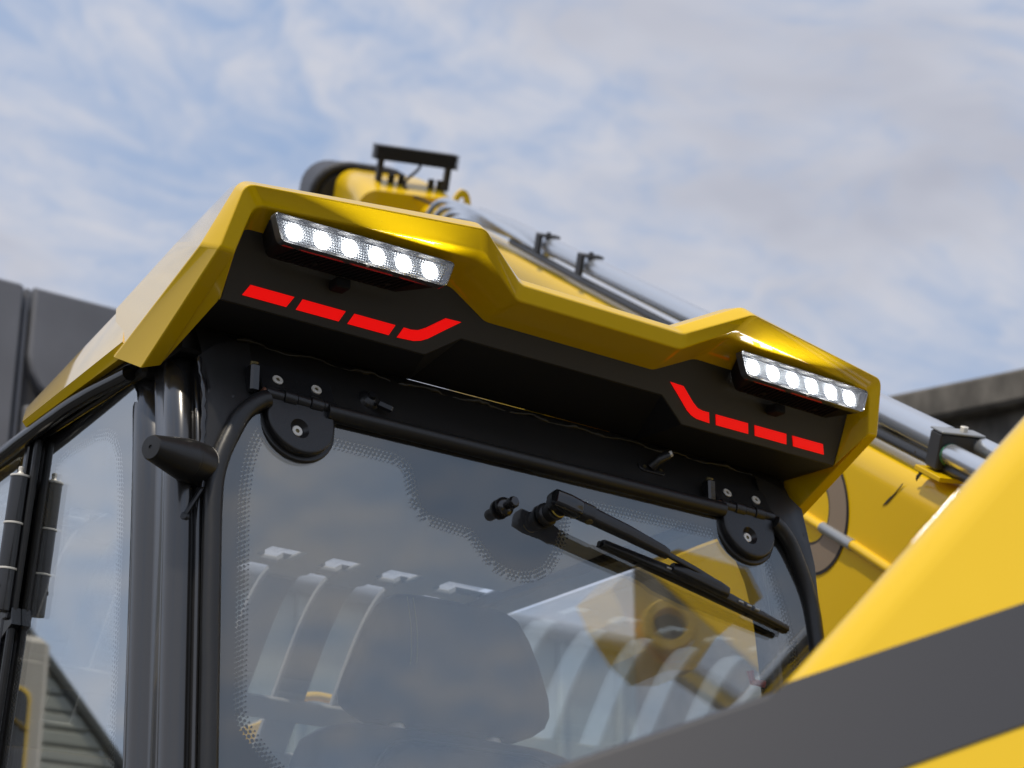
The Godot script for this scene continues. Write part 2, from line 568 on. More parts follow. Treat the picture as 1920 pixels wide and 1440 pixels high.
func build_visor(cab: Node3D) -> void:
	# each row runs from the left side's rear end forward and along the front to the notch, then mirrored
	var half := [
		[Vector3(-0.34, 2.47, -0.62), Vector3(-0.33, 2.49, -0.50), Vector3(-0.32, 2.50, -0.34), Vector3(-0.23, 2.43, -0.30), Vector3(-0.13, 2.41, -0.22)],
		[Vector3(-0.38, 2.53, -0.53), Vector3(-0.38, 2.565, -0.34), Vector3(-0.38, 2.585, -0.16), Vector3(-0.232, 2.475, 0.09), Vector3(-0.135, 2.43, 0.06)],
		[Vector3(-0.44, 2.529, -0.504), Vector3(-0.44, 2.567, -0.312), Vector3(-0.44, 2.596, -0.135), Vector3(-0.235, 2.470, 0.16), Vector3(-0.138, 2.427, 0.12)],
		[Vector3(-0.600, 2.290, -0.147), Vector3(-0.600, 2.368, 0.087), Vector3(-0.567, 2.456, 0.122), Vector3(-0.238, 2.462, 0.192), Vector3(-0.142, 2.419, 0.152)],
		[Vector3(-0.589, 2.256, -0.082), Vector3(-0.588, 2.355, 0.118), Vector3(-0.573, 2.438, 0.150), Vector3(-0.242, 2.443, 0.213), Vector3(-0.147, 2.405, 0.164)],
		[Vector3(-0.566, 2.262, -0.072), Vector3(-0.567, 2.354, 0.119), Vector3(-0.553, 2.416, 0.140), Vector3(-0.228, 2.422, 0.190), Vector3(-0.148, 2.383, 0.156)],
		[Vector3(-0.551, 2.321, -0.06), Vector3(-0.551, 2.3155, 0.0565), Vector3(-0.548, 2.402, 0.0995), Vector3(-0.222, 2.405, 0.101), Vector3(-0.153, 2.375, 0.086)],
	]
	var rows := []
	for r in half:
		var full: Array = r.duplicate()
		for i in range(r.size() - 1, -1, -1):
			full.append(r[i] * Vector3(-1, 1, 1))
		rows.append(round_line(full, 0.0, 6, [0.0, 0.005, 0.014, 0.009, 0.008, 0.008, 0.009, 0.014, 0.005, 0.0]))
	var cols := []
	for j in rows[0].size():
		var c := []
		for i in rows.size(): c.append(rows[i][j])
		cols.append(round_line(c, 0.0, 5, [0.0, 0.03, 0.006, 0.003, 0.0028, 0.003, 0.0]))
	var g := Geo.new()
	g.grid(cols)
	# closing faces at the rear ends of the side flanges
	for e in [cols[0], cols[-1]]:
		var pts: Array = e.slice(12)
		g.fan(pts, e == cols[0])
	var visor := obj("visor", g, M.yellow_paint, cab, 40.0)
	tag(visor, "yellow roof visor with a notch in its front edge", "")
	# long edge trim behind the visor on both sides
	for s: float in [1.0, -1.0]:
		var t := Geo.new()
		var a := [Vector3(-0.437, 2.530, -0.47), Vector3(-0.597, 2.3075, -0.130), Vector3(-0.590, 2.292, -0.12), Vector3(-0.556, 2.30, -0.16), Vector3(-0.43, 2.50, -0.47)]
		var b := [Vector3(-0.44, 2.462, -0.829), Vector3(-0.600, 2.287, -0.445), Vector3(-0.594, 2.279, -0.444), Vector3(-0.566, 2.283, -0.46), Vector3(-0.43, 2.44, -0.829)]
		t.grid([a, b], true)
		t.fan(a, true)
		t.fan(b)
		obj("roof_edge_trim", t if s > 0 else mirrored(t), M.yellow_paint, cab, 20.0)
	# dark panel under the lip
	var pt := Transform3D(Basis(Vector3.RIGHT, Vector3(0, 1, 0.5).normalized(), Vector3(0, -0.5, 1).normalized()), Vector3(0, 2.375, 0.0855))
	var k := sqrt(1.25)
	var op := []
	for q in [[-0.55, 2.315], [-0.232, 2.315], [-0.182, 2.346], [0.182, 2.346], [0.232, 2.315], [0.55, 2.315], [0.553, 2.41], [0.222, 2.412], [0.155, 2.379], [-0.155, 2.379], [-0.222, 2.412], [-0.553, 2.41]]:
		op.append(Vector2(q[0], (q[1] - 2.375) * k))
	obj("dark_panel", prism(op, pt, 0.006, 0.0015), M.black_panel, visor)
	# underside running back to the header
	var u := Geo.new()
	var f := []
	var bk := []
	for q in [[-0.552, 2.3155], [-0.232, 2.3155], [-0.182, 2.3465], [0.182, 2.3465], [0.232, 2.3155], [0.552, 2.3155]]:
		f.append(Vector3(q[0], q[1], 0.084 + 0.5 * (q[1] - 2.375)))
		bk.append(Vector3(q[0], q[1] + (0.006 if absf(q[0]) > 0.2 else -0.019), -0.058))
	u.grid([f, bk], false, true)
	obj("underside", u, M.black_underside, visor, 10.0)
	# red stripes, emission added so they stay bright in the visor's shade
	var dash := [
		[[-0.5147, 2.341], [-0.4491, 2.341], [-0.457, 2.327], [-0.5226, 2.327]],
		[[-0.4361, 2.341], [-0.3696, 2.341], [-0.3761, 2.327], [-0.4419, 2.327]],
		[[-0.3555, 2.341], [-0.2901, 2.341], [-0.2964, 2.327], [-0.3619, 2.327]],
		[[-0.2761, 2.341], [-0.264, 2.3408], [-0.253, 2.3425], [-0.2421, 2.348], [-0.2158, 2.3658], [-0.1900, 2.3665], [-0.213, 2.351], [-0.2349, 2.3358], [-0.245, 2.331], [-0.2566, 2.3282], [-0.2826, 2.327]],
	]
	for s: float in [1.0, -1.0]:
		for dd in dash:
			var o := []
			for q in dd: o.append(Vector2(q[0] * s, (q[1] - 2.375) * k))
			obj("glowing_red_stripe", prism(o, pt.translated_local(Vector3(0, 0, 0.0016)), 0.0018, 0.0003), M.red_glow, visor)

func lens_outline(x0: float, x1: float, y0: float, y1: float, slant: float, r: float) -> Array:
	# trapezoid, wider at the top, with rounded corners
	var c := [Vector3(x0 + slant, y0, 0), Vector3(x1 - slant, y0, 0), Vector3(x1, y1, 0), Vector3(x0, y1, 0)]
	var line := [c[3].lerp(c[0], 0.5), c[0], c[1], c[2], c[3], c[3].lerp(c[0], 0.5)]
	var o := round_line(line, r, 4)
	o.pop_back()
	var out := []
	for p in o: out.append(Vector2(p.x, p.y))
	return out

func build_lights(cab: Node3D) -> void:
	for s: float in [1.0, -1.0]:
		var c := Vector3(-0.3955 * s, 2.388, 0.158)
		var turn := Basis(Vector3.UP, deg_to_rad(-1.7 * s)) * Basis(Vector3.RIGHT, deg_to_rad(2.0))
		var wl := node("work_light", cab, Transform3D(turn, c))
		tag(wl, "left work light with six glowing lamps" if s > 0 else "right work light with six glowing lamps", "")
		var T := Transform3D()
		var outer := lens_outline(-0.1385, 0.1385, -0.0195, 0.0195, 0.0135, 0.008)
		var inner := lens_outline(-0.1365, 0.1365, -0.0180, 0.0182, 0.0130, 0.007)
		# rim: ring between outer and inner outline
		var g := Geo.new()
		var r0 := []; var r1 := []; var r2 := []; var r3 := []
		for i in outer.size():
			var o: Vector2 = outer[i]
			var q: Vector2 = inner[i]
			r0.append(Vector3(o.x, o.y, -0.010))
			r1.append(Vector3(o.x, o.y, 0.0))
			r2.append(Vector3(lerpf(o.x, q.x, 0.35), lerpf(o.y, q.y, 0.35), 0.0022))
			r3.append(Vector3(q.x, q.y, 0.0005))
		g.grid([r0, r1, r2, r3], true, true)
		obj("lens_rim", g, M.lens_rim, wl, 50.0)
		# cover lens
		obj("lens", prism(inner, T.translated(Vector3(0, 0, 0.0008)), 0.0012), M.lens_plastic, wl)
		# dark frame behind the lens
		var frm := Geo.new()
		var bedo := lens_outline(-0.130, 0.130, -0.0122, 0.0158, 0.0105, 0.003)
		var k0 := []; var k1 := []; var k2 := []
		for i in inner.size():
			k0.append(Vector3(inner[i].x, inner[i].y, -0.0008))
			k1.append(Vector3(bedo[i].x, bedo[i].y, -0.0035))
			k2.append(Vector3(bedo[i].x, bedo[i].y, -0.0125))
		frm.grid([k0, k1, k2], true, true)
		obj("inner_frame", frm, M.black_gloss, wl, 20.0)
		# reflector bed with a grid of small facets
		var bed := Geo.new()
		var nx := 66
		var ny := 8
		for iy in ny:
			for ix in nx:
				var y0 := lerpf(-0.0125, 0.0160, float(iy) / ny)
				var y1 := lerpf(-0.0125, 0.0160, float(iy + 1) / ny)
				var w0 := lerpf(0.1185, 0.1305, float(iy) / ny)
				var w1 := lerpf(0.1185, 0.1305, float(iy + 1) / ny)
				var a := Vector3(lerpf(-w0, w0, float(ix) / nx), y0, -0.0085)
				var b := Vector3(lerpf(-w0, w0, float(ix + 1) / nx), y0, -0.0085)
				var cc := Vector3(lerpf(-w1, w1, float(ix + 1) / nx), y1, -0.0085)
				var d := Vector3(lerpf(-w1, w1, float(ix) / nx), y1, -0.0085)
				var m := (a + b + cc + d) / 4.0 + Vector3(0, 0, 0.0022)
				bed.tri(a, b, m); bed.tri(b, cc, m); bed.tri(cc, d, m); bed.tri(d, a, m)
		var rb := obj("reflector", bed, M.reflector, wl, 5.0)
		tag(rb, "", "", "", "stuff")
		for i in 6:
			var x := -0.1035 + i * 0.0414
			obj("led", lathe([Vector2(0.0, 0.0030), Vector2(0.006, 0.0027), Vector2(0.0098, 0.0015), Vector2(0.0114, 0.0), Vector2(0.0116, -0.002)], Vector3(x, 0.0018, -0.0060), Vector3(0, 0, 1), 20), M.led_glow, wl)
		# housing tapering back into the panel, with cooling fins below
		var hg := Geo.new()
		var h0 := []; var h1 := []; var h2 := []
		for i in outer.size():
			var o: Vector2 = outer[i]
			h0.append(Vector3(o.x * 0.985, o.y * 0.97, -0.004))
			h1.append(Vector3(o.x * 0.96 - 0.004 * s, o.y * 0.86 - 0.001, -0.018))
			h2.append(Vector3(o.x * 0.80 - 0.012 * s, o.y * 0.75 - 0.001, -0.062))
		hg.grid([h2, h1, h0], true, true)
		var hs := obj("housing", hg, M.housing_plastic, wl, 30.0)
		for i in 22:
			var x := -0.095 + i * 0.0085
			obj("fin", beam_box(Vector3(x, -0.0185, -0.012), Vector3(x - 0.010 * s, -0.0165, -0.056), 0.0022, 0.004, Vector3.UP, 0.0006), M.housing_plastic, hs)
		obj("bracket_lug", at_box(Vector3(-0.012, -0.034, -0.075), Vector3(0.010, -0.020, -0.052), 0.002), M.housing_plastic, wl)
		for x: float in [-0.055, 0.055]:
			obj("housing_screw", lathe([Vector2(0.004, -0.001), Vector2(0.004, 0.0015), Vector2(0.0, 0.002)], Vector3(x, -0.0195, -0.035), Vector3(0, -1, 0.2), 10), M.housing_plastic, wl)
		obj("lens_clip", lathe([Vector2(0.0028, -0.001), Vector2(0.002, 0.002), Vector2(0, 0.0026)], Vector3(0.004, -0.0185, 0.0), Vector3(0, -0.2, 1), 10), M.zinc, wl)
		var al := AreaLight3D.new()
		al.name = "work_light_glow"
		al.area_size = Vector2(0.24, 0.026)
		al.light_energy = 0.06
		al.light_color = Color(1.0, 1.0, 1.0)
		al.shadow_enabled = true
		al.area_range = 30.0
		al.transform = Transform3D(Basis(Vector3.UP, PI), Vector3(0, 0, 0.004))
		wl.add_child(al)

func build_frame(cab: Node3D) -> void:
	# header beam above the windscreen
	var sec := round_line([Vector3(0, 2.196, -0.02), Vector3(0, 2.205, 0.003), Vector3(0, 2.262, -0.018), Vector3(0, 2.305, -0.041), Vector3(0, 2.329, -0.056), Vector3(0, 2.331, -0.10)], 0.012, 4)
	var g := Geo.new()
	var rows := []
	for x: float in [-0.532, -0.5, 0.5, 0.532]:
		var r := []
		for p in sec: r.append(p + Vector3(x, 0, 0))
		rows.append(r)
	g.grid(rows, false, true)
	var header := obj("header_beam", g, M.black_header, cab, 40.0)
	# smeared sealant along the upper seam
	var path := []
	var rad := []
	for i in 121:
		var x := -0.47 + i * 0.0078
		var wob := sin(i * 0.52) * 0.0022 + rng.randf_range(-0.0012, 0.0012)
		path.append(Vector3(x, 2.313 + wob, -0.0455 + wob * 0.5))
		rad.append(0.0022 + 0.0022 * pow(maxf(0.0, sin(i * 0.62 + sin(i * 0.17) * 2.0)), 2.0))
	obj("sealant_bead", tube(path, rad, 7), M.sealant, header, 60.0)
	for x: float in [-0.477, 0.477]:
		obj("plug_cap", lathe([Vector2(0.0, 0.0035), Vector2(0.016, 0.003), Vector2(0.0195, 0.0012), Vector2(0.0200, -0.002)], Vector3(x, 2.290, -0.0325), Vector3(0, 0.46, 0.89), 28), M.rubber, header)
	for s: float in [1.0, -1.0]:
		var cb := at_box(Vector3(-0.550, 2.283, -0.17), Vector3(-0.50, 2.345, -0.054), 0.004)
		obj("corner_filler", cb if s > 0 else mirrored(cb), M.black_underside, header)  # filler box added to block light leaking through the gap behind the flange
	# bolt with nozzle and cable grommet on the header
	obj("header_bolt", lathe([Vector2(0.0, 0.012), Vector2(0.006, 0.012), Vector2(0.007, 0.008), Vector2(0.014, 0.004), Vector2(0.017, -0.002)], Vector3(-0.275, 2.262, -0.018), Vector3(0, 0.4, 0.9), 18), M.black_plastic, header)
	obj("nozzle", beam_box(Vector3(-0.268, 2.255, -0.006), Vector3(-0.248, 2.247, 0.002), 0.008, 0.010), M.black_plastic, header)
	var gt := Transform3D(Basis(Vector3.RIGHT, Vector3(0, 0.88, -0.46), Vector3(0, 0.46, 0.88)), Vector3(0.235, 2.268, -0.018))
	obj("grommet_plate", prism(rounded_rect(-0.026, -0.010, 0.026, 0.010, 0.009), gt, 0.006, 0.001), M.rubber, header)
	obj("cable_gland", tube([gt * Vector3(-0.002, 0, 0), gt * Vector3(0.004, 0.004, 0.014), gt * Vector3(0.020, 0.012, 0.022)], 0.008, 12), M.rubber, header)
	obj("gland_nut", lathe([Vector2(0.005, 0), Vector2(0.005, 0.006), Vector2(0, 0.007)], gt * Vector3(0.022, 0.013, 0.022), Vector3(0.7, 0.4, 0.5), 6), M.zinc, header)
	for x: float in [-0.016, 0.016]:
		obj("grommet_screw", lathe([Vector2(0.003, 0), Vector2(0.003, 0.002), Vector2(0, 0.0025)], gt * Vector3(x, -0.002, 0.0), gt.basis.z, 8), M.socket, header)
	# front pillars, swept upward and bent back under the visor
	var ps := [Vector2(-0.545, -0.146), Vector2(-0.558, -0.142)]
	for i in 9:
		var an := deg_to_rad(200.0 - i * 9.0)
		ps.append(Vector2(-0.530 + cos(an) * 0.046, -0.112 - sin(an) * -0.040))
	ps.append(Vector2(-0.5700, -0.066))
	ps.append(Vector2(-0.5690, -0.062))
	for i in 11:
		var an := deg_to_rad(205.0 - i * 12.5)
		ps.append(Vector2(-0.5525 + cos(an) * 0.0195, -0.033 + sin(an) * 0.027))
	ps.append(Vector2(-0.5405, -0.0135))
	for i in 6:
		var an := deg_to_rad(185.0 - i * 22.0)
		ps.append(Vector2(-0.536 + cos(an) * 0.006, -0.014 + sin(an) * 0.008))
	ps.append_array([Vector2(-0.531, -0.025), Vector2(-0.530, -0.032), Vector2(-0.512, -0.032), Vector2(-0.508, -0.05)])
	var st := [[0.85, 0.0, 0.0], [1.4, 0.0, 0.0], [1.8, 0.0, 0.0], [2.0, 0.0, 0.0], [2.08, -0.001, 0.0], [2.13, -0.004, 0.001], [2.17, -0.010, 0.003], [2.21, -0.021, 0.007], [2.245, -0.036, 0.013], [2.275, -0.055, 0.022], [2.30, -0.080, 0.034], [2.315, -0.11, 0.05]]
	for s: float in [1.0, -1.0]:
		var pg := Geo.new()
		var pr := []
		for q in st:
			var row := []
			for p in ps: row.append(Vector3(p.x + q[2], q[0], p.y + gz(q[0]) + q[1]))
			pr.append(row)
		pg.grid(pr, false, true)
		var pil := obj("front_pillar", pg if s > 0 else mirrored(pg), M.pillar_paint, cab, 50.0)
		# corner gusset between pillar and header
		var gg := Geo.new()
		var zg := func(y: float) -> float: return 0.0065 + (2.205 - y) * (0.08 if y < 2.205 else 0.375)
		var gr := []
		for ry in 3:
			var row := []
			for q in [[-0.5395, 2.07, 2.16, 2.26], [-0.524, 2.125, 2.19, 2.275], [-0.508, 2.160, 2.215, 2.29], [-0.485, 2.195, 2.24, 2.30], [-0.455, 2.212, 2.25, 2.305]]:
				row.append(Vector3(q[0] - 0.002 * ry, q[1 + ry], zg.call(q[1 + ry])))
			gr.append(row)
		var ga: Array = gr[0]; var gb: Array = gr[1]; var gc: Array = gr[2]
		gg.grid([ga, gb, gc], false, true)
		obj("corner_gusset", gg if s > 0 else mirrored(gg), M.black_header, cab, 60.0)
		# rough weld down the gusset
		var wp := []
		var wr := []
		for i in 26:
			var wy := 2.26 - i * 0.0075
			wp.append(Vector3((-0.540 + rng.randf_range(-0.001, 0.001)) * s, wy, zg.call(wy) - 0.001 + rng.randf_range(-0.0008, 0.0008)))
			wr.append(0.0022 + rng.randf_range(0, 0.002))
		if s > 0: obj("weld_bead", tube(wp, wr, 7), M.black_gloss, pil, 60.0)
	# rubber stop at the left pillar
	var bump := node("rubber_stop", cab)
	var ax := Vector3(-0.93, -0.04, 0.36).normalized()
	var bo := Vector3(-0.545, 2.106, 0.006)
	obj("stop_cone", lathe([Vector2(0.0, -0.012), Vector2(0.0265, -0.012), Vector2(0.0278, -0.008), Vector2(0.0278, 0.018), Vector2(0.0272, 0.019), Vector2(0.0272, 0.021), Vector2(0.0275, 0.022), Vector2(0.0165, 0.083), Vector2(0.0148, 0.086), Vector2(0.003, 0.0865), Vector2(0.0025, 0.085), Vector2(0.0, 0.085)], bo, ax, 32), M.rubber, bump, 40.0)
	obj("stop_washer", lathe([Vector2(0.0, -0.0155), Vector2(0.026, -0.0155), Vector2(0.027, -0.012), Vector2(0.02, -0.0118)], bo, ax, 28), M.zinc, bump)
	obj("brass_nut", lathe([Vector2(0, -0.022), Vector2(0.011, -0.022), Vector2(0.012, -0.016), Vector2(0, -0.0155)], bo + Vector3(0, -0.014, 0), ax, 6), M.brass, bump)
	obj("stop_rod", tube([Vector3(-0.522, 2.105, 0.012), Vector3(-0.537, 2.075, 0.012), Vector3(-0.556, 2.037, 0.006)], 0.0035, 8), M.black_plastic, bump)
	obj("rod_foot", lathe([Vector2(0.007, -0.008), Vector2(0.007, 0.0), Vector2(0.0045, 0.003), Vector2(0, 0.0035)], Vector3(-0.557, 2.034, 0.004), Vector3(-0.7, 0.1, 0.7), 14), M.black_plastic, bump)
	# lower body of the cab, below the picture
	obj("cab_base", at_box(Vector3(-0.57, 0.62, -1.35), Vector3(0.57, 0.98, 0.12), 0.03), M.yellow_paint, cab)
	obj("undercarriage", at_box(Vector3(-0.9, 0.08, -1.9), Vector3(1.3, 0.55, 0.9), 0.06), M.black_plastic, cab)
	obj("swing_bearing", lathe([Vector2(0.0, 0.0), Vector2(0.55, 0.0), Vector2(0.55, 0.08), Vector2(0, 0.08)], Vector3(0.2, 0.545, -0.6), Vector3.UP, 32), M.black_plastic, cab)

func frit_curve() -> Array:
	# inner edge of the black border on the windscreen (x, y), from lower left round over the top to lower right
	return [Vector2(-0.30, 1.62), Vector2(-0.375, 1.672), Vector2(-0.445, 1.727), Vector2(-0.482, 1.766), Vector2(-0.491, 1.790), Vector2(-0.490, 1.88), Vector2(-0.489, 1.97), Vector2(-0.4885, 2.071), Vector2(-0.483, 2.117), Vector2(-0.474, 2.15), Vector2(-0.463, 2.174), Vector2(-0.445, 2.188), Vector2(-0.40, 2.189), Vector2(-0.353, 2.1885), Vector2(-0.30, 2.188), Vector2(-0.245, 2.187), Vector2(-0.225, 2.181), Vector2(-0.213, 2.168), Vector2(-0.2095, 2.148), Vector2(-0.207, 2.128), Vector2(-0.201, 2.115), Vector2(-0.190, 2.107), Vector2(-0.16, 2.104), Vector2(-0.125, 2.101), Vector2(-0.112, 2.094), Vector2(-0.103, 2.084), Vector2(-0.093, 2.072), Vector2(-0.080, 2.060), Vector2(-0.062, 2.0535), Vector2(-0.041, 2.052), Vector2(-0.018, 2.057), Vector2(0.002, 2.069), Vector2(0.018, 2.091), Vector2(0.031, 2.119), Vector2(0.040, 2.15), Vector2(0.046, 2.172), Vector2(0.062, 2.183), Vector2(0.138, 2.186), Vector2(0.24, 2.187), Vector2(0.34, 2.187), Vector2(0.40, 2.188), Vector2(0.437, 2.183), Vector2(0.449, 2.168), Vector2(0.461, 2.13), Vector2(0.477, 2.08), Vector2(0.487, 2.03), Vector2(0.489, 1.95), Vector2(0.489, 1.79), Vector2(0.47, 1.74), Vector2(0.40, 1.69), Vector2(0.30, 1.62)]

func build_windscreen(cab: Node3D) -> void:
	var outline := [Vector2(-0.522, 0.99), Vector2(0.522, 0.99), Vector2(0.522, 2.09), Vector2(0.512, 2.135), Vector2(0.487, 2.185), Vector2(0.46, 2.206), Vector2(-0.46, 2.206), Vector2(-0.487, 2.185), Vector2(-0.512, 2.135), Vector2(-0.522, 2.09)]
	var tilt := Transform3D(Basis(Vector3.RIGHT, Vector3(0, 1, -0.08), Vector3(0, 0.08, 1).normalized()), Vector3(0, 2.2, 0.006))
	var po := []
	for p in outline: po.append(Vector2(p.x, p.y - 2.2))
	var pane := obj("windscreen", prism(po, tilt, 0.005), M.windscreen_glass, cab)
	tag(pane, "tinted windscreen with a dotted black border", "")
	# black border behind the glass: strip between the pane's edge and the curve
	var cv := frit_curve()
	var fr := PackedVector2Array()
	for p in cv: fr.append(Vector2(p.x, p.y - 2.2))
	var out := PackedVector2Array([Vector2(0.30, -1.2), Vector2(0.521, -1.2)])
	for i in range(2, 10): out.append(Vector2(outline[i].x * 0.998, outline[i].y - 2.2 - 0.001))
	out.append(Vector2(-0.521, -1.2))
	out.append(Vector2(-0.30, -1.2))
	var poly := PackedVector2Array(fr)
	poly.append_array(out)
	obj("black_border", prism(Array(poly), tilt.translated_local(Vector3(0, 0, -0.0030)), 0.0006), M.frit, pane)
	# dots fading out from the border
	var mm := MultiMesh.new()
	mm.transform_format = MultiMesh.TRANSFORM_3D
	var disc := Geo.new()
	var ring := []
	for k in 10: ring.append(Vector3(cos(TAU * k / 10), sin(TAU * k / 10), 0))
	disc.fan(ring)
	mm.mesh = commit(disc)
	var spots := []
	var pitch := 0.0066
	var pts := PackedVector2Array(fr)
	for r in 4:
		var size: float = [0.0030, 0.0027, 0.0022, 0.0014][r]
		var s := 0.0 if r % 2 == 0 else pitch * 0.5
		var acc := 0.0
		for i in range(pts.size() - 1):
			var a := pts[i]
			var b := pts[i + 1]
			var L := a.distance_to(b)
			var nrm := Vector2(b.y - a.y, -(b.x - a.x)).normalized()
			while s < acc + L:
				var q := a.lerp(b, (s - acc) / L) + nrm * (r * 0.0057 + 0.0005)
				spots.append(Transform3D(tilt.basis.orthonormalized().scaled_local(Vector3.ONE * size), tilt * Vector3(q.x, q.y, -0.0031)))
				s += pitch
			acc += L
	mm.instance_count = spots.size()
	for i in spots.size(): mm.set_instance_transform(i, spots[i])
	var mi := MultiMeshInstance3D.new()
	mi.name = "border_dots"
	mi.multimesh = mm
	mi.material_override = M.frit
	tag(mi, "", "", "", "stuff")
	pane.add_child(mi)
	# rubber seal round the windscreen
	var zz := func(x: float, y: float, o: float) -> Vector3: return Vector3(x, y, gz(y, o))
	var lp := [zz.call(-0.452, 2.213, 0.016), zz.call(-0.466, 2.206, 0.015), zz.call(-0.487, 2.186, 0.012), zz.call(-0.502, 2.154, 0.010), zz.call(-0.515, 2.123, 0.008), zz.call(-0.5235, 2.09, 0.007), zz.call(-0.5255, 2.04, 0.006), zz.call(-0.5255, 1.87, 0.006), zz.call(-0.5255, 1.0, 0.006)]
	var lpr := round_line(lp, 0.02, 5)
	var seal := node("windscreen_seal", cab)
	obj("side_seal", tube(lpr, 0.0125, 16), M.rubber, seal, 60.0)
	var rp := []
	for p in lpr: rp.append(p * Vector3(-1, 1, 1))
	obj("side_seal", tube(rp, 0.0125, 16), M.rubber, seal, 60.0)
	obj("top_seal", tube([zz.call(-0.36, 2.2165, 0.012), zz.call(0, 2.2165, 0.012), zz.call(0.35, 2.2155, 0.012)], 0.0122, 18), M.rubber, seal, 60.0)
	# round knob on the glass
	var kb := node("window_knob", cab)
	var nz := Vector3(0, 0.08, 1).normalized()
	obj("knob_base", lathe([Vector2(0, 0.008), Vector2(0.007, 0.0085), Vector2(0.0125, 0.006), Vector2(0.0145, 0.002), Vector2(0.0145, -0.002)], zz.call(-0.0686, 2.1374, 0.012), nz, 24), M.black_gloss, kb, 50.0)
	obj("knob_tip", lathe([Vector2(0.006, 0.0), Vector2(0.006, 0.006), Vector2(0.0085, 0.010), Vector2(0.0085, 0.018), Vector2(0.0065, 0.0215), Vector2(0, 0.0225)], zz.call(-0.0686, 2.1374, 0.018), nz, 20), M.black_gloss, kb, 50.0)

func screw_geo() -> Geo:
	# countersunk head facing +z, with a hexagonal socket
	var g := Geo.new()
	var rows := []
	var prof := [Vector2(0.0036, -0.0012), Vector2(0.0036, 0.0), Vector2(0.0068, 0.0002), Vector2(0.0076, -0.0003), Vector2(0.0078, -0.002)]
	for i in prof.size():
		var row := []
		for k in 24:
			var a := TAU * k / 24
			var r: float = prof[i].x
			if i < 2: r = 0.0034 * cos(PI / 6) / cos(fmod(a, PI / 3) - PI / 6)
			row.append(Vector3(cos(a) * r, sin(a) * r, prof[i].y))
		rows.append(row)
	g.grid(rows, true, false)
	return g

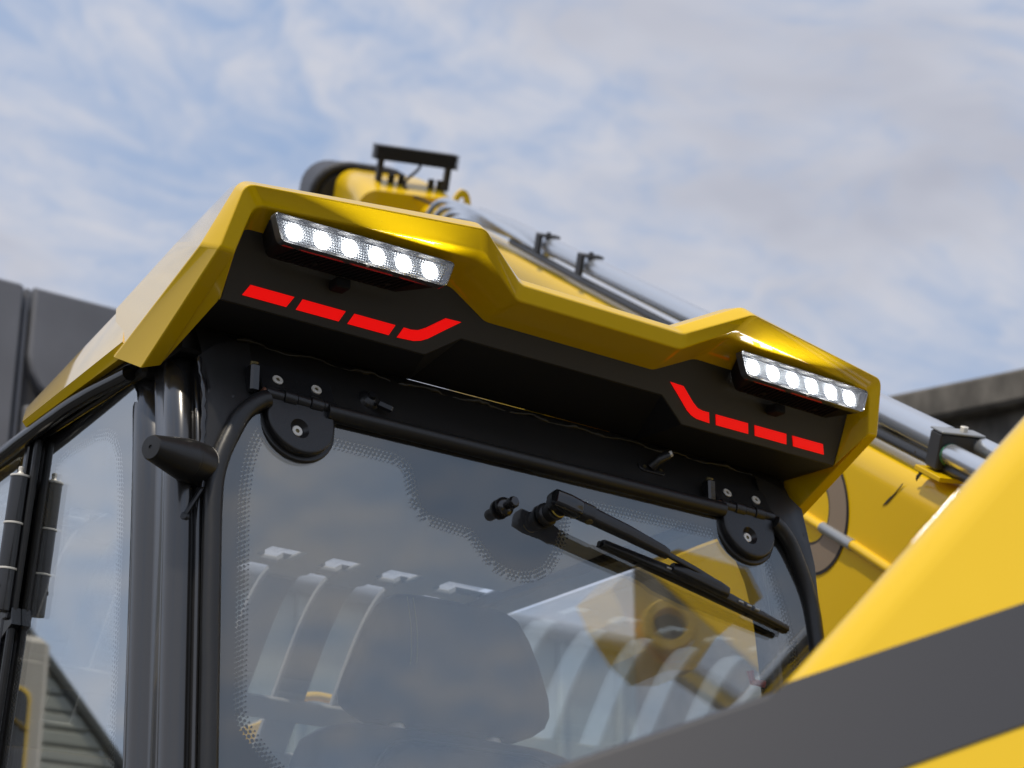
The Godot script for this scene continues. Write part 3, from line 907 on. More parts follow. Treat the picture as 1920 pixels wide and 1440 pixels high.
func build_hinges(cab: Node3D) -> void:
	var screw := commit(screw_geo(), 30.0)
	var bottom := Geo.new()
	var ring := []
	for k in 6: ring.append(Vector3(cos(TAU * k / 6) * 0.0035, sin(TAU * k / 6) * 0.0035, -0.0012))
	bottom.fan(ring)
	var sock := commit(bottom)
	for hx: float in [-0.400, 0.400]:
		var h := node("windscreen_hinge", cab, Transform3D(Basis(), Vector3(hx, 0.0, 0)))
		tag(h, "black windscreen hinge with three pale screws", "")
		# plate on the header
		var pb := Basis(Vector3.RIGHT, Vector3(0, 0.90, -0.436), Vector3(0, 0.436, 0.90))
		var pt := Transform3D(pb, Vector3(0, 2.25, -0.0015))
		obj("mounting_plate", prism(rounded_rect(-0.056, -0.030, 0.058, 0.026, 0.008), pt, 0.014, 0.0015), M.black_plastic, h)
		for sx: float in [-0.030, 0.030]:
			var st := Transform3D(pb, Vector3(sx, 2.2500, 0.0022))
			var sc := inst("screw", screw, M.zinc, h, st)
			inst("screw_socket", sock, M.socket, sc)
		# raised webs from the plate down to its knuckles
		for sx: float in [-0.018, 0.024]:
			obj("plate_web", prism([Vector2(sx - 0.007, -0.028), Vector2(sx + 0.012, -0.028), Vector2(sx + 0.012, -0.010), Vector2(sx + 0.008, 0.004), Vector2(sx - 0.003, 0.004)], pt.translated_local(Vector3(0, 0, 0.0012)), 0.006, 0.001), M.black_plastic, h)
		# knuckles
		var kc := Vector3(0, 2.2230, 0.0085)
		var cuts := [[-0.054, -0.0275, 0.0096], [-0.027, -0.0075, 0.0112], [-0.007, 0.0135, 0.0096], [0.014, 0.0335, 0.0112], [0.034, 0.0545, 0.0096]]
		for c in cuts:
			obj("knuckle", lathe([Vector2(0, 0), Vector2(c[2] - 0.001, 0), Vector2(c[2], 0.0008), Vector2(c[2], c[1] - c[0] - 0.0008), Vector2(c[2] - 0.001, c[1] - c[0]), Vector2(0, c[1] - c[0])], kc + Vector3(c[0], 0, 0), Vector3.RIGHT, 20), M.black_plastic, h, 40.0)
		obj("hinge_pin", lathe([Vector2(0, -0.0022), Vector2(0.0062, -0.0022), Vector2(0.0075, -0.0008), Vector2(0.0075, 0.1095), Vector2(0.0062, 0.111), Vector2(0, 0.111)], kc + Vector3(-0.0548, 0, 0), Vector3.RIGHT, 18), M.copper, h, 40.0)
		# flap: rounded shield with a dished screw hole
		var flap_t := Transform3D(Basis(Vector3.RIGHT, Vector3(0, 0.985, -0.17), Vector3(0, 0.17, 0.985)), Vector3(0, 2.2240, 0.0130))
		for part in 2:
			var grow := 0.0 if part == 0 else 0.0065
			var out2 := []
			var hole := Vector2(-0.004, -0.044)
			var n := 72
			for i in n:
				var a := TAU * i / n
				var dir := Vector2(cos(a), sin(a))
				var best := 10.0
				# D shape: sides at +-0.0525, top at 0.0, lower arc centred (0,-0.027) radius 0.0525
				if dir.y > 0.0: best = minf(best, (0.002 - hole.y) / dir.y)
				if dir.x > 0.001: best = minf(best, (0.0525 + grow - hole.x) / dir.x)
				if dir.x < -0.001: best = minf(best, (-0.0525 - grow - hole.x) / dir.x)
				var oc := hole - Vector2(0, -0.0275)
				var bq := oc.dot(dir)
				var rr := 0.0525 + grow
				var disc := bq * bq - (oc.length_squared() - rr * rr)
				if disc > 0.0:
					var tt := -bq + sqrt(disc)
					var hit := hole + dir * tt
					if hit.y < -0.0275: best = minf(best, tt)
				out2.append(hole + dir * best)
			var rows := []
			var lev: Array = [[0.0, -0.0075, 0], [0.0085, -0.0075, 0], [0.0125, -0.003, 0], [0.0138, -0.0004, 0], [0.0146, 0.0, 0], [-0.006, 0.0, 1], [-0.0025, -0.0008, 1], [-0.0006, -0.0028, 1], [0.0, -0.006, 1], [0.0, -0.014, 1]]
			if part == 1: lev = [[0.012, -0.0115, 0], [-0.003, -0.0115, 1], [-0.0005, -0.0135, 1], [0.0, -0.0165, 1], [-0.001, -0.022, 1]]
			for lv in lev:
				var row := []
				for i in n:
					var a := TAU * i / n
					var q: Vector2
					if lv[2] == 0: q = hole + Vector2(cos(a), sin(a)) * lv[0]
					else: q = out2[i] + (out2[i] - hole).normalized() * lv[0]
					row.append(flap_t * Vector3(q.x, q.y, lv[1]))
				rows.append(row)
			var fg := Geo.new()
			fg.grid(rows, true, false)
			obj("flap" if part == 0 else "flap_gasket", fg, M.black_plastic if part == 0 else M.rubber, h, 45.0)
		var sc2 := inst("screw", screw, M.zinc, h, Transform3D(flap_t.basis, flap_t * Vector3(-0.005, -0.0455, -0.0048)))
		inst("screw_socket", sock, M.socket, sc2)
		# small stop block beside the plate
		obj("stop_block", at_box(Vector3(-0.0745, 2.222, -0.010), Vector3(-0.060, 2.262, 0.010), 0.003), M.black_gloss, h)
		obj("stop_bolt", lathe([Vector2(0.0055, -0.004), Vector2(0.006, 0.002), Vector2(0.0, 0.003)], Vector3(-0.067, 2.264, 0.002), Vector3(0, 1, 0.3), 10), M.socket, h)

func build_wiper(cab: Node3D) -> void:
	var w := node("wiper", cab)
	tag(w, "black windscreen wiper with arm and blade", "")
	var nz := Vector3(0, 0.08, 1).normalized()
	var P := func(x: float, y: float, o: float) -> Vector3: return Vector3(x, y, gz(y, o))
	# spindle
	var base: Vector3 = P.call(0.007, 2.1405, 0.008)
	obj("spindle", lathe([Vector2(0.017, 0), Vector2(0.018, 0.003), Vector2(0.0165, 0.008), Vector2(0.0135, 0.010), Vector2(0.0135, 0.020), Vector2(0.0150, 0.021), Vector2(0.0150, 0.025), Vector2(0.0125, 0.026), Vector2(0.0125, 0.036), Vector2(0, 0.036)], base, nz, 26), M.black_plastic, w, 40.0)
	obj("spindle_ring", lathe([Vector2(0.0128, 0.0305), Vector2(0.0138, 0.031), Vector2(0.0138, 0.0325), Vector2(0.0128, 0.033)], base, nz, 26), M.brass, w)
	# arm head
	var a0: Vector3 = P.call(0.005, 2.1485, 0.050)
	var a1: Vector3 = P.call(0.048, 2.1440, 0.053)
	var d := Vector3(0.965, -0.25, 0).normalized()
	var upv := nz
	var loft := func(stations: Array, m: Material, called: String, parent: Node) -> MeshInstance3D:
		var rows := []
		for s in stations:
			# centre, half width (across), half height (off the glass)
			var c: Vector3 = s[0]
			var side := upv.cross(d).normalized()
			var row := []
			var hw: float = s[1]
			var hh: float = s[2]
			for k in [[-1, -0.6], [-1, 0.45], [-0.8, 0.85], [-0.45, 1], [0.45, 1], [0.8, 0.85], [1, 0.45], [1, -0.6], [0.7, -1], [-0.7, -1]]:
				row.append(c + side * hw * k[0] + upv * hh * k[1])
			rows.append(row)
		var g := Geo.new()
		g.grid(rows, true, true)
		g.fan(rows[0], true)
		g.fan(rows[-1])
		return obj(called, g, m, parent, 40.0)
	loft.call([[P.call(-0.012, 2.1530, 0.047), 0.009, 0.010], [P.call(-0.009, 2.1523, 0.049), 0.0135, 0.0125], [P.call(0.012, 2.1475, 0.050), 0.0145, 0.0135], [P.call(0.032, 2.1435, 0.051), 0.0135, 0.0115], [P.call(0.038, 2.1425, 0.051), 0.0120, 0.0095]], M.black_gloss, "arm_head", w)
	loft.call([[P.call(0.036, 2.1432, 0.051), 0.0135, 0.0105], [P.call(0.056, 2.1385, 0.052), 0.0130, 0.0105], [P.call(0.058, 2.1380, 0.052), 0.0118, 0.0092], [P.call(0.12, 2.1245, 0.052), 0.0108, 0.0085], [P.call(0.185, 2.1092, 0.050), 0.0085, 0.007], [P.call(0.197, 2.1062, 0.049), 0.0068, 0.006]], M.black_plastic, "arm_channel", w)
	obj("pivot_pin", lathe([Vector2(0, 0.003), Vector2(0.005, 0.003), Vector2(0.0065, 0.0015), Vector2(0.0065, -0.002)], P.call(0.050, 2.1285, 0.053), Vector3(-0.1, -0.9, 0.35), 16), M.socket, w)
	loft.call([[P.call(0.19, 2.1078, 0.0495), 0.0045, 0.0028], [P.call(0.25, 2.0935, 0.046), 0.0045, 0.0028], [P.call(0.292, 2.0835, 0.040), 0.0045, 0.0030], [P.call(0.305, 2.0800, 0.037), 0.0060, 0.0045]], M.black_plastic, "arm_bar", w)
	loft.call([[P.call(0.215, 2.0925, 0.036), 0.007, 0.006], [P.call(0.235, 2.0885, 0.038), 0.0095, 0.009], [P.call(0.30, 2.0740, 0.038), 0.0100, 0.0095], [P.call(0.318, 2.0702, 0.036), 0.0085, 0.0085], [P.call(0.322, 2.0695, 0.034), 0.006, 0.005]], M.black_plastic, "blade_clip", w)
	# blade: primary frame with windows, claws and the rubber
	var b0: Vector3 = P.call(0.0985, 2.1120, 0.022)
	var b1: Vector3 = P.call(0.4500, 2.0380, 0.022)
	var q := func(t: float, o: float) -> Vector3:
		var p := b0.lerp(b1, t)
		return p + upv * o
	loft.call([[q.call(0.0, 0.001), 0.0050, 0.0045], [q.call(0.12, 0.004), 0.0055, 0.0048], [q.call(0.36, 0.010), 0.0075, 0.0045], [q.call(0.52, 0.012), 0.0078, 0.0045], [q.call(0.66, 0.010), 0.0075, 0.0045], [q.call(0.9, 0.004), 0.0055, 0.0048], [q.call(1.0, 0.001), 0.0050, 0.0045]], M.black_plastic, "blade_frame", w)
	loft.call([[q.call(-0.01, -0.006), 0.0042, 0.0035], [q.call(0.5, -0.006), 0.0042, 0.0035], [q.call(1.01, -0.006), 0.0042, 0.0035]], M.rubber, "blade_rubber", w)
	loft.call([[q.call(0.0, -0.0115), 0.0016, 0.004], [q.call(1.0, -0.0115), 0.0016, 0.004]], M.rubber, "blade_lip", w)
	for t: float in [0.02, 0.2, 0.8, 0.975]:
		loft.call([[q.call(t - 0.02, -0.004), 0.0062, 0.006], [q.call(t + 0.02, -0.004), 0.0062, 0.006]], M.black_plastic, "blade_claw", w)
	for t: float in [0.30, 0.345, 0.39, 0.69, 0.735, 0.78]:
		loft.call([[q.call(t, 0.0118), 0.0022, 0.0042], [q.call(t + 0.025, 0.0118), 0.0022, 0.0042]], M.galvanised, "frame_rivet", w)

func build_side(cab: Node3D) -> void:
	for s: float in [1.0, -1.0]:
		var x := -0.565 * s
		# quarter window: (z, y)
		var o := [Vector2(-0.03, 0.99), Vector2(-0.105, 1.9), Vector2(-0.118, 2.10), Vector2(-0.130, 2.205), Vector2(-0.142, 2.245), Vector2(-0.160, 2.266), Vector2(-0.445, 2.268), Vector2(-0.52, 1.90), Vector2(-0.62, 0.99)]
		var t := Transform3D(Basis(Vector3(0, 0, 1), Vector3.UP, Vector3(-1, 0, 0)), Vector3(x, 0, 0))
		var rear := -0.445
		if s < 0: o = [Vector2(-0.03, 0.99), Vector2(-0.105, 1.9), Vector2(-0.118, 2.10), Vector2(-0.130, 2.205), Vector2(-0.142, 2.245), Vector2(-0.160, 2.266), Vector2(-1.16, 2.268), Vector2(-1.24, 0.99)]
		var pane := obj("side_window", prism(o, t, 0.004), M.side_glass if s > 0 else M.right_glass, cab)
		if s < 0:
			continue
		# black border of the quarter window
		var inn := [Vector2(-0.075, 0.99), Vector2(-0.145, 1.9), Vector2(-0.156, 2.05), Vector2(-0.166, 2.12), Vector2(-0.180, 2.175), Vector2(-0.200, 2.205), Vector2(-0.226, 2.222), Vector2(-0.27, 2.232), Vector2(-0.36, 2.234), Vector2(-0.395, 2.228), Vector2(-0.420, 2.20), Vector2(-0.438, 2.13), Vector2(-0.482, 1.90), Vector2(-0.57, 0.99)]
		var poly := PackedVector2Array(inn)
		for i in range(o.size() - 1, -1, -1): poly.append(o[i] * Vector2(1, 1) + Vector2(0, -0.0008 if o[i].y > 1 else 0.0))
		obj("black_border", prism(Array(poly), t.translated_local(Vector3(0, 0, -0.0022)), 0.0006), M.frit, pane)
		# dots inside the border
		var mm := MultiMesh.new()
		mm.transform_format = MultiMesh.TRANSFORM_3D
		var disc := Geo.new()
		var ring := []
		for k in 10: ring.append(Vector3(cos(TAU * k / 10), sin(TAU * k / 10), 0))
		disc.fan(ring)
		mm.mesh = commit(disc)
		var spots := []
		for r in 4:
			var sz: float = [0.0030, 0.0027, 0.0022, 0.0014][r]
			var u := 0.0 if r % 2 == 0 else 0.0033
			var acc := 0.0
			for i in range(inn.size() - 1):
				var a: Vector2 = inn[i]
				var b: Vector2 = inn[i + 1]
				var L := a.distance_to(b)
				var nr := Vector2(-(b.y - a.y), b.x - a.x).normalized()
				while u < acc + L:
					var q := a.lerp(b, (u - acc) / L) + nr * (r * 0.0057)
					spots.append(Transform3D(t.basis.scaled_local(Vector3.ONE * sz), t * Vector3(q.x, q.y, -0.0023)))
					u += 0.0066
				acc += L
		mm.instance_count = spots.size()
		for i in spots.size(): mm.set_instance_transform(i, spots[i])
		var mi := MultiMeshInstance3D.new()
		mi.name = "border_dots"
		mi.multimesh = mm
		mi.material_override = M.frit
		tag(mi, "", "", "", "stuff")
		pane.add_child(mi)
	# rails over the left side
	obj("roof_rail", tube(round_line([Vector3(-0.55, 2.296, -0.10), Vector3(-0.566, 2.292, -0.17), Vector3(-0.572, 2.286, -0.40), Vector3(-0.572, 2.272, -0.75), Vector3(-0.566, 2.25, -1.25)], 0.05, 5), 0.0125, 14), M.black_gloss, cab, 60.0)
	obj("door_frame", tube(round_line([Vector3(-0.572, 2.276, -0.155), Vector3(-0.584, 2.276, -0.30), Vector3(-0.588, 2.268, -0.45), Vector3(-0.588, 2.250, -0.80), Vector3(-0.58, 2.22, -1.2)], 0.05, 5), 0.011, 14), M.black_gloss, cab, 60.0)
	obj("roof_side_rail", at_box(Vector3(-0.563, 2.268, -1.25), Vector3(-0.50, 2.30, -0.13), 0.006), M.black_header, cab)
	obj("roof_side_rail", at_box(Vector3(0.50, 2.268, -1.25), Vector3(0.563, 2.30, -0.13), 0.006), M.black_header, cab)
	obj("rear_pillar", beam_box(Vector3(0.54, 0.99, -1.27), Vector3(0.54, 2.28, -1.20), 0.06, 0.08), M.black_header, cab)
	obj("rear_pillar", beam_box(Vector3(-0.54, 0.99, -1.27), Vector3(-0.54, 2.28, -1.20), 0.06, 0.08), M.black_header, cab)
	# post between quarter window and door, with the door's edge
	obj("door_post", beam_box(Vector3(-0.567, 0.99, -0.655), Vector3(-0.567, 2.272, -0.462), 0.014, 0.030, Vector3.RIGHT), M.black_gloss, cab)
	obj("door_edge_seal", tube([Vector3(-0.574, 0.99, -0.622), Vector3(-0.574, 2.262, -0.440)], 0.006, 10), M.rubber, cab)
	var dg := [Vector2(-0.505, 2.255), Vector2(-1.16, 2.250), Vector2(-1.22, 0.99), Vector2(-0.69, 0.99)]
	obj("door_window", prism(dg, Transform3D(Basis(Vector3(0, 0, 1), Vector3.UP, Vector3(-1, 0, 0)), Vector3(-0.575, 0, 0)), 0.004), M.side_glass, cab)
	# hinge barrel of the door
	var hg := node("door_hinge", cab)
	tag(hg, "black door hinge barrel with pale rings", "")
	var a := Vector3(-0.591, 2.012, -0.4805)
	var dir := (Vector3(-0.591, 2.210, -0.4555) - a).normalized()
	var cuts := [[0.0, 0.060], [0.062, 0.126], [0.129, 0.196]]
	for c in cuts:
		obj("barrel", lathe([Vector2(0, c[0]), Vector2(0.0125, c[0]), Vector2(0.0132, c[0] + 0.001), Vector2(0.0132, c[1] - 0.001), Vector2(0.0125, c[1]), Vector2(0, c[1])], a, dir, 22), M.black_gloss, hg, 40.0)
	for c in [0.0595, 0.1258, 0.1955]:
		obj("washer", lathe([Vector2(0, c), Vector2(0.0142, c), Vector2(0.0146, c + 0.0012), Vector2(0.0142, c + 0.0030), Vector2(0, c + 0.0030)], a, dir, 22), M.zinc, hg)
	obj("grease_nipple", lathe([Vector2(0.009, 0.1985), Vector2(0.005, 0.2015), Vector2(0.003, 0.2045), Vector2(0.0042, 0.2075), Vector2(0.0038, 0.211), Vector2(0, 0.2125)], a, dir, 16), M.zinc, hg, 60.0)
	obj("hinge_leaf", beam_box(a + Vector3(0.012, -0.01, -0.004), a + dir * 0.17 + Vector3(0.012, 0, -0.004), 0.016, 0.012, Vector3.RIGHT), M.black_gloss, hg)
	obj("hinge_bracket", prism([Vector2(-0.010, -0.035), Vector2(0.025, -0.02), Vector2(0.02, 0.005), Vector2(-0.03, 0.005)], Transform3D(Basis(Vector3(0, 0, 1), Vector3.UP, Vector3(-1, 0, 0)), Vector3(-0.58, 2.012, -0.49)), 0.015, 0.001), M.black_gloss, hg)
	obj("barrel_screw", lathe([Vector2(0.0032, 0.0), Vector2(0.003, 0.001), Vector2(0.0012, 0.001), Vector2(0.001, 0.0), Vector2(0.0, 0.0)], a + dir * 0.034 + Vector3(-0.0115, 0, 0.0065), Vector3(-0.85, 0, 0.5), 12), M.black_plastic, hg)

func build_roof(cab: Node3D) -> void:
	# roof skin and ceiling lining in front of the roof opening
	obj("roof_panel", at_box(Vector3(-0.53, 2.315, -0.775), Vector3(0.53, 2.330, -0.105), 0.004), M.black_header, cab)
	obj("ceiling_lining", at_box(Vector3(-0.50, 2.286, -0.768), Vector3(0.50, 2.298, -0.115), 0.003), M.headliner, cab)
	# row of short slots, then the sloped guard with long slots
	var guard := node("roof_guard", cab)
	tag(guard, "slotted black roof guard seen through the windscreen", "")
	var sl := Vector3(0, -0.72, -0.70).normalized()
	var edges := [-0.50, -0.3875, -0.2625, -0.1375, -0.0125, 0.1125, 0.2350, 0.3625, 0.4875]
	obj("cross_bar", at_box(Vector3(-0.50, 2.2915, -0.890), Vector3(0.50, 2.3045, -0.862), 0.004), M.headliner, guard)
	for i in edges.size() - 1:
		var x: float = edges[i]
		obj("slot_bridge", at_box(Vector3(x - 0.030, 2.292, -0.866), Vector3(x + 0.030, 2.303, -0.765), 0.004), M.headliner, guard)
	var start := Vector3(0, 2.302, -0.87)
	var fr := Transform3D(Basis(Vector3.RIGHT, -sl, Vector3(0, -0.70, 0.72).normalized()), start)
	obj("cross_bar", prism(rounded_rect(-0.50, -0.33, 0.50, -0.285, 0.003), fr, 0.012, 0.002), M.headliner, guard)
	obj("cross_bar", prism(rounded_rect(-0.50, -0.455, 0.50, -0.40, 0.003), fr, 0.012, 0.002), M.headliner, guard)
	var bend := round_line([Vector3(0, 2.298, -0.84), Vector3(0, 2.296, -0.925), Vector3(0, 2.235, -1.0), Vector3(0, 2.02, -1.155)], 0.075, 8)
	for i in edges.size():
		var x: float = edges[i]
		var bar := Geo.new()
		var br := []
		for k in bend.size():
			var dv: Vector3 = (bend[mini(k + 1, bend.size() - 1)] - bend[maxi(k - 1, 0)]).normalized()
			var nv := dv.cross(Vector3.RIGHT).normalized() * 0.006
			var c: Vector3 = bend[k] + Vector3(x, 0, 0)
			var hw := 0.034 if k > 2 else 0.044
			br.append([c + Vector3(-hw, 0, 0) + nv * 0.4, c + Vector3(-hw + 0.004, 0, 0) + nv, c + Vector3(hw - 0.004, 0, 0) + nv, c + Vector3(hw, 0, 0) + nv * 0.4, c + Vector3(hw, 0, 0) - nv, c + Vector3(-hw, 0, 0) - nv])
		bar.grid(br, true, true)
		obj("guard_bar", bar, M.headliner, guard, 30.0)
	obj("roof_window", prism(rounded_rect(-0.50, -0.44, 0.50, -0.01, 0.01), fr.translated_local(Vector3(0, 0, -0.02)), 0.004), M.smoked_pane, cab)
	obj("roof_window", at_box(Vector3(-0.50, 2.306, -0.88), Vector3(0.50, 2.310, -0.79), 0.001), M.smoked_pane, cab)
	# rear window frame
	obj("rear_sill", at_box(Vector3(-0.53, 0.99, -1.24), Vector3(0.53, 1.62, -1.20), 0.01), M.headliner, cab)
	obj("rear_window", prism([Vector2(-0.51, 1.62), Vector2(0.51, 1.62), Vector2(0.51, 1.98), Vector2(-0.51, 1.98)], Transform3D(Basis(), Vector3(0, 0, -1.215)), 0.004), M.lens_plastic, cab)
	obj("engine_hood", beam_box(Vector3(0.33, 2.10, -1.56), Vector3(0.53, 2.20, -1.58), 0.05, 0.035), M.yellow_paint, cab)
	obj("hood_handle", tube(round_line([Vector3(0.44, 2.17, -1.48), Vector3(0.465, 2.205, -1.46), Vector3(0.50, 2.215, -1.44), Vector3(0.56, 2.205, -1.42)], 0.02, 4), 0.010, 10), M.yellow_paint, cab)
	obj("hood_body", at_box(Vector3(-0.45, 0.9, -2.3), Vector3(0.9, 1.85, -1.45), 0.06), M.yellow_paint, cab)
	obj("emergency_hammer", tube([Vector3(0.482, 2.002, -0.085), Vector3(0.487, 1.985, -0.086), Vector3(0.505, 1.982, -0.077)], 0.006, 8), M.red_plastic, cab)
	obj("cab_floor", at_box(Vector3(-0.55, 0.965, -1.25), Vector3(0.55, 0.995, 0.05), 0.005), M.headliner, cab)

func build_seat() -> void:
	var seat := node("operator_seat", self, Transform3D(Basis(), Vector3(0.05, 0.99, -0.36)))
	tag(seat, "dark grey operator seat with a tall headrest, behind the windscreen", "seat")
	# headrest: lofted rounded sections, wider below
	var rows := []
	for s in [[1.115, 0.090, 0.022, 0.0], [1.112, 0.108, 0.034, 0.0], [1.100, 0.124, 0.043, 0.002], [1.07, 0.142, 0.050, 0.004], [1.03, 0.160, 0.053, 0.006], [0.98, 0.180, 0.055, 0.004], [0.955, 0.186, 0.052, 0.0], [0.938, 0.182, 0.046, -0.004], [0.925, 0.165, 0.036, -0.008], [0.915, 0.140, 0.025, -0.01]]:
		var row := []
		for k in 48:
			var a := TAU * k / 48
			var c := cos(a)
			var sn := sin(a)
			var e := 0.42
			row.append(Vector3(signf(c) * pow(absf(c), e) * s[1] + 0.045, s[0], signf(sn) * pow(absf(sn), 0.62) * s[2] + s[3]))
		rows.append(row)
	var g := Geo.new()
	g.grid(rows, true, true)
	g.fan(rows[0])
	g.fan(rows[-1], true)
	var hr := obj("headrest", g, M.seat_cloth, seat, 60.0)
	var stc := Geo.new()
	for line: float in [-0.080, -0.069]:
		for i in 34:
			var t := float(i) / 34.0
			var y := lerpf(1.10, 0.945, t)
			var bend := maxf(0.0, t - 0.78) * -0.20
			var z := 0.045 + 0.014 * sin(t * PI) - maxf(0, t - 0.85) * 0.05
			stc.add(chamfer_box(Vector3(0.0012, 0.0028, 0.0016), 0.0004), Transform3D(Basis(), Vector3(line + bend + 0.02, y, z)))
	tag(obj("stitching", stc, M.stitch, hr), "", "", "", "stuff")
	for x: float in [-0.045, 0.135]:
		obj("headrest_post", tube([Vector3(x, 0.86, 0.0), Vector3(x, 0.95, 0.0)], 0.007, 12), M.pipe_steel, seat)
		obj("post_sleeve", lathe([Vector2(0.013, -0.01), Vector2(0.013, 0.004), Vector2(0.009, 0.012), Vector2(0.007, 0.012)], Vector3(x, 0.905, 0.0), Vector3.UP, 16), M.zinc, seat)
	# backrest
	rows = []
	for s in [[0.905, 0.16, 0.020], [0.902, 0.19, 0.032], [0.893, 0.222, 0.045], [0.875, 0.248, 0.055], [0.84, 0.262, 0.062], [0.78, 0.27, 0.066], [0.55, 0.27, 0.07], [0.30, 0.26, 0.07]]:
		var row := []
		for k in 48:
			var a := TAU * k / 48
			var c := cos(a)
			var sn := sin(a)
			row.append(Vector3(signf(c) * pow(absf(c), 0.4) * s[1] + 0.045, s[0] - 0.02 * cos(clampf(c * 1.2, -1.5, 1.5)) * 0.0, signf(sn) * pow(absf(sn), 0.55) * s[2]))
		rows.append(row)
	g = Geo.new()
	g.grid(rows, true, true)
	g.fan(rows[0])
	g.fan(rows[-1], true)
	obj("backrest", g, M.seat_leather, seat, 60.0)
	# raised centre cushion with piping
	var ct := Transform3D(Basis(), Vector3(0.045, 0.0, 0.082))
	obj("centre_cushion", prism(rounded_rect(-0.175, 0.40, 0.175, 0.872, 0.07, 8), ct, 0.02, 0.008), M.seat_cloth, seat, 50.0)
	var pip := []
	for q in rounded_rect(-0.178, 0.40, 0.178, 0.876, 0.072, 8): pip.append(ct * Vector3(q.x, q.y, -0.008))
	pip.append(pip[0])
	obj("piping", tube(pip, 0.003, 8), M.seat_leather, seat, 60.0)
	obj("cushion_button", lathe([Vector2(0, 0.004), Vector2(0.006, 0.004), Vector2(0.007, 0.002), Vector2(0.011, 0.0), Vector2(0.012, -0.002)], Vector3(-0.08, 0.80, 0.082), Vector3(0, 0, 1), 18), M.seat_leather, seat)
	obj("seat_base", at_box(Vector3(-0.2, 0.0, -0.2), Vector3(0.29, 0.30, 0.25), 0.04), M.seat_leather, seat)

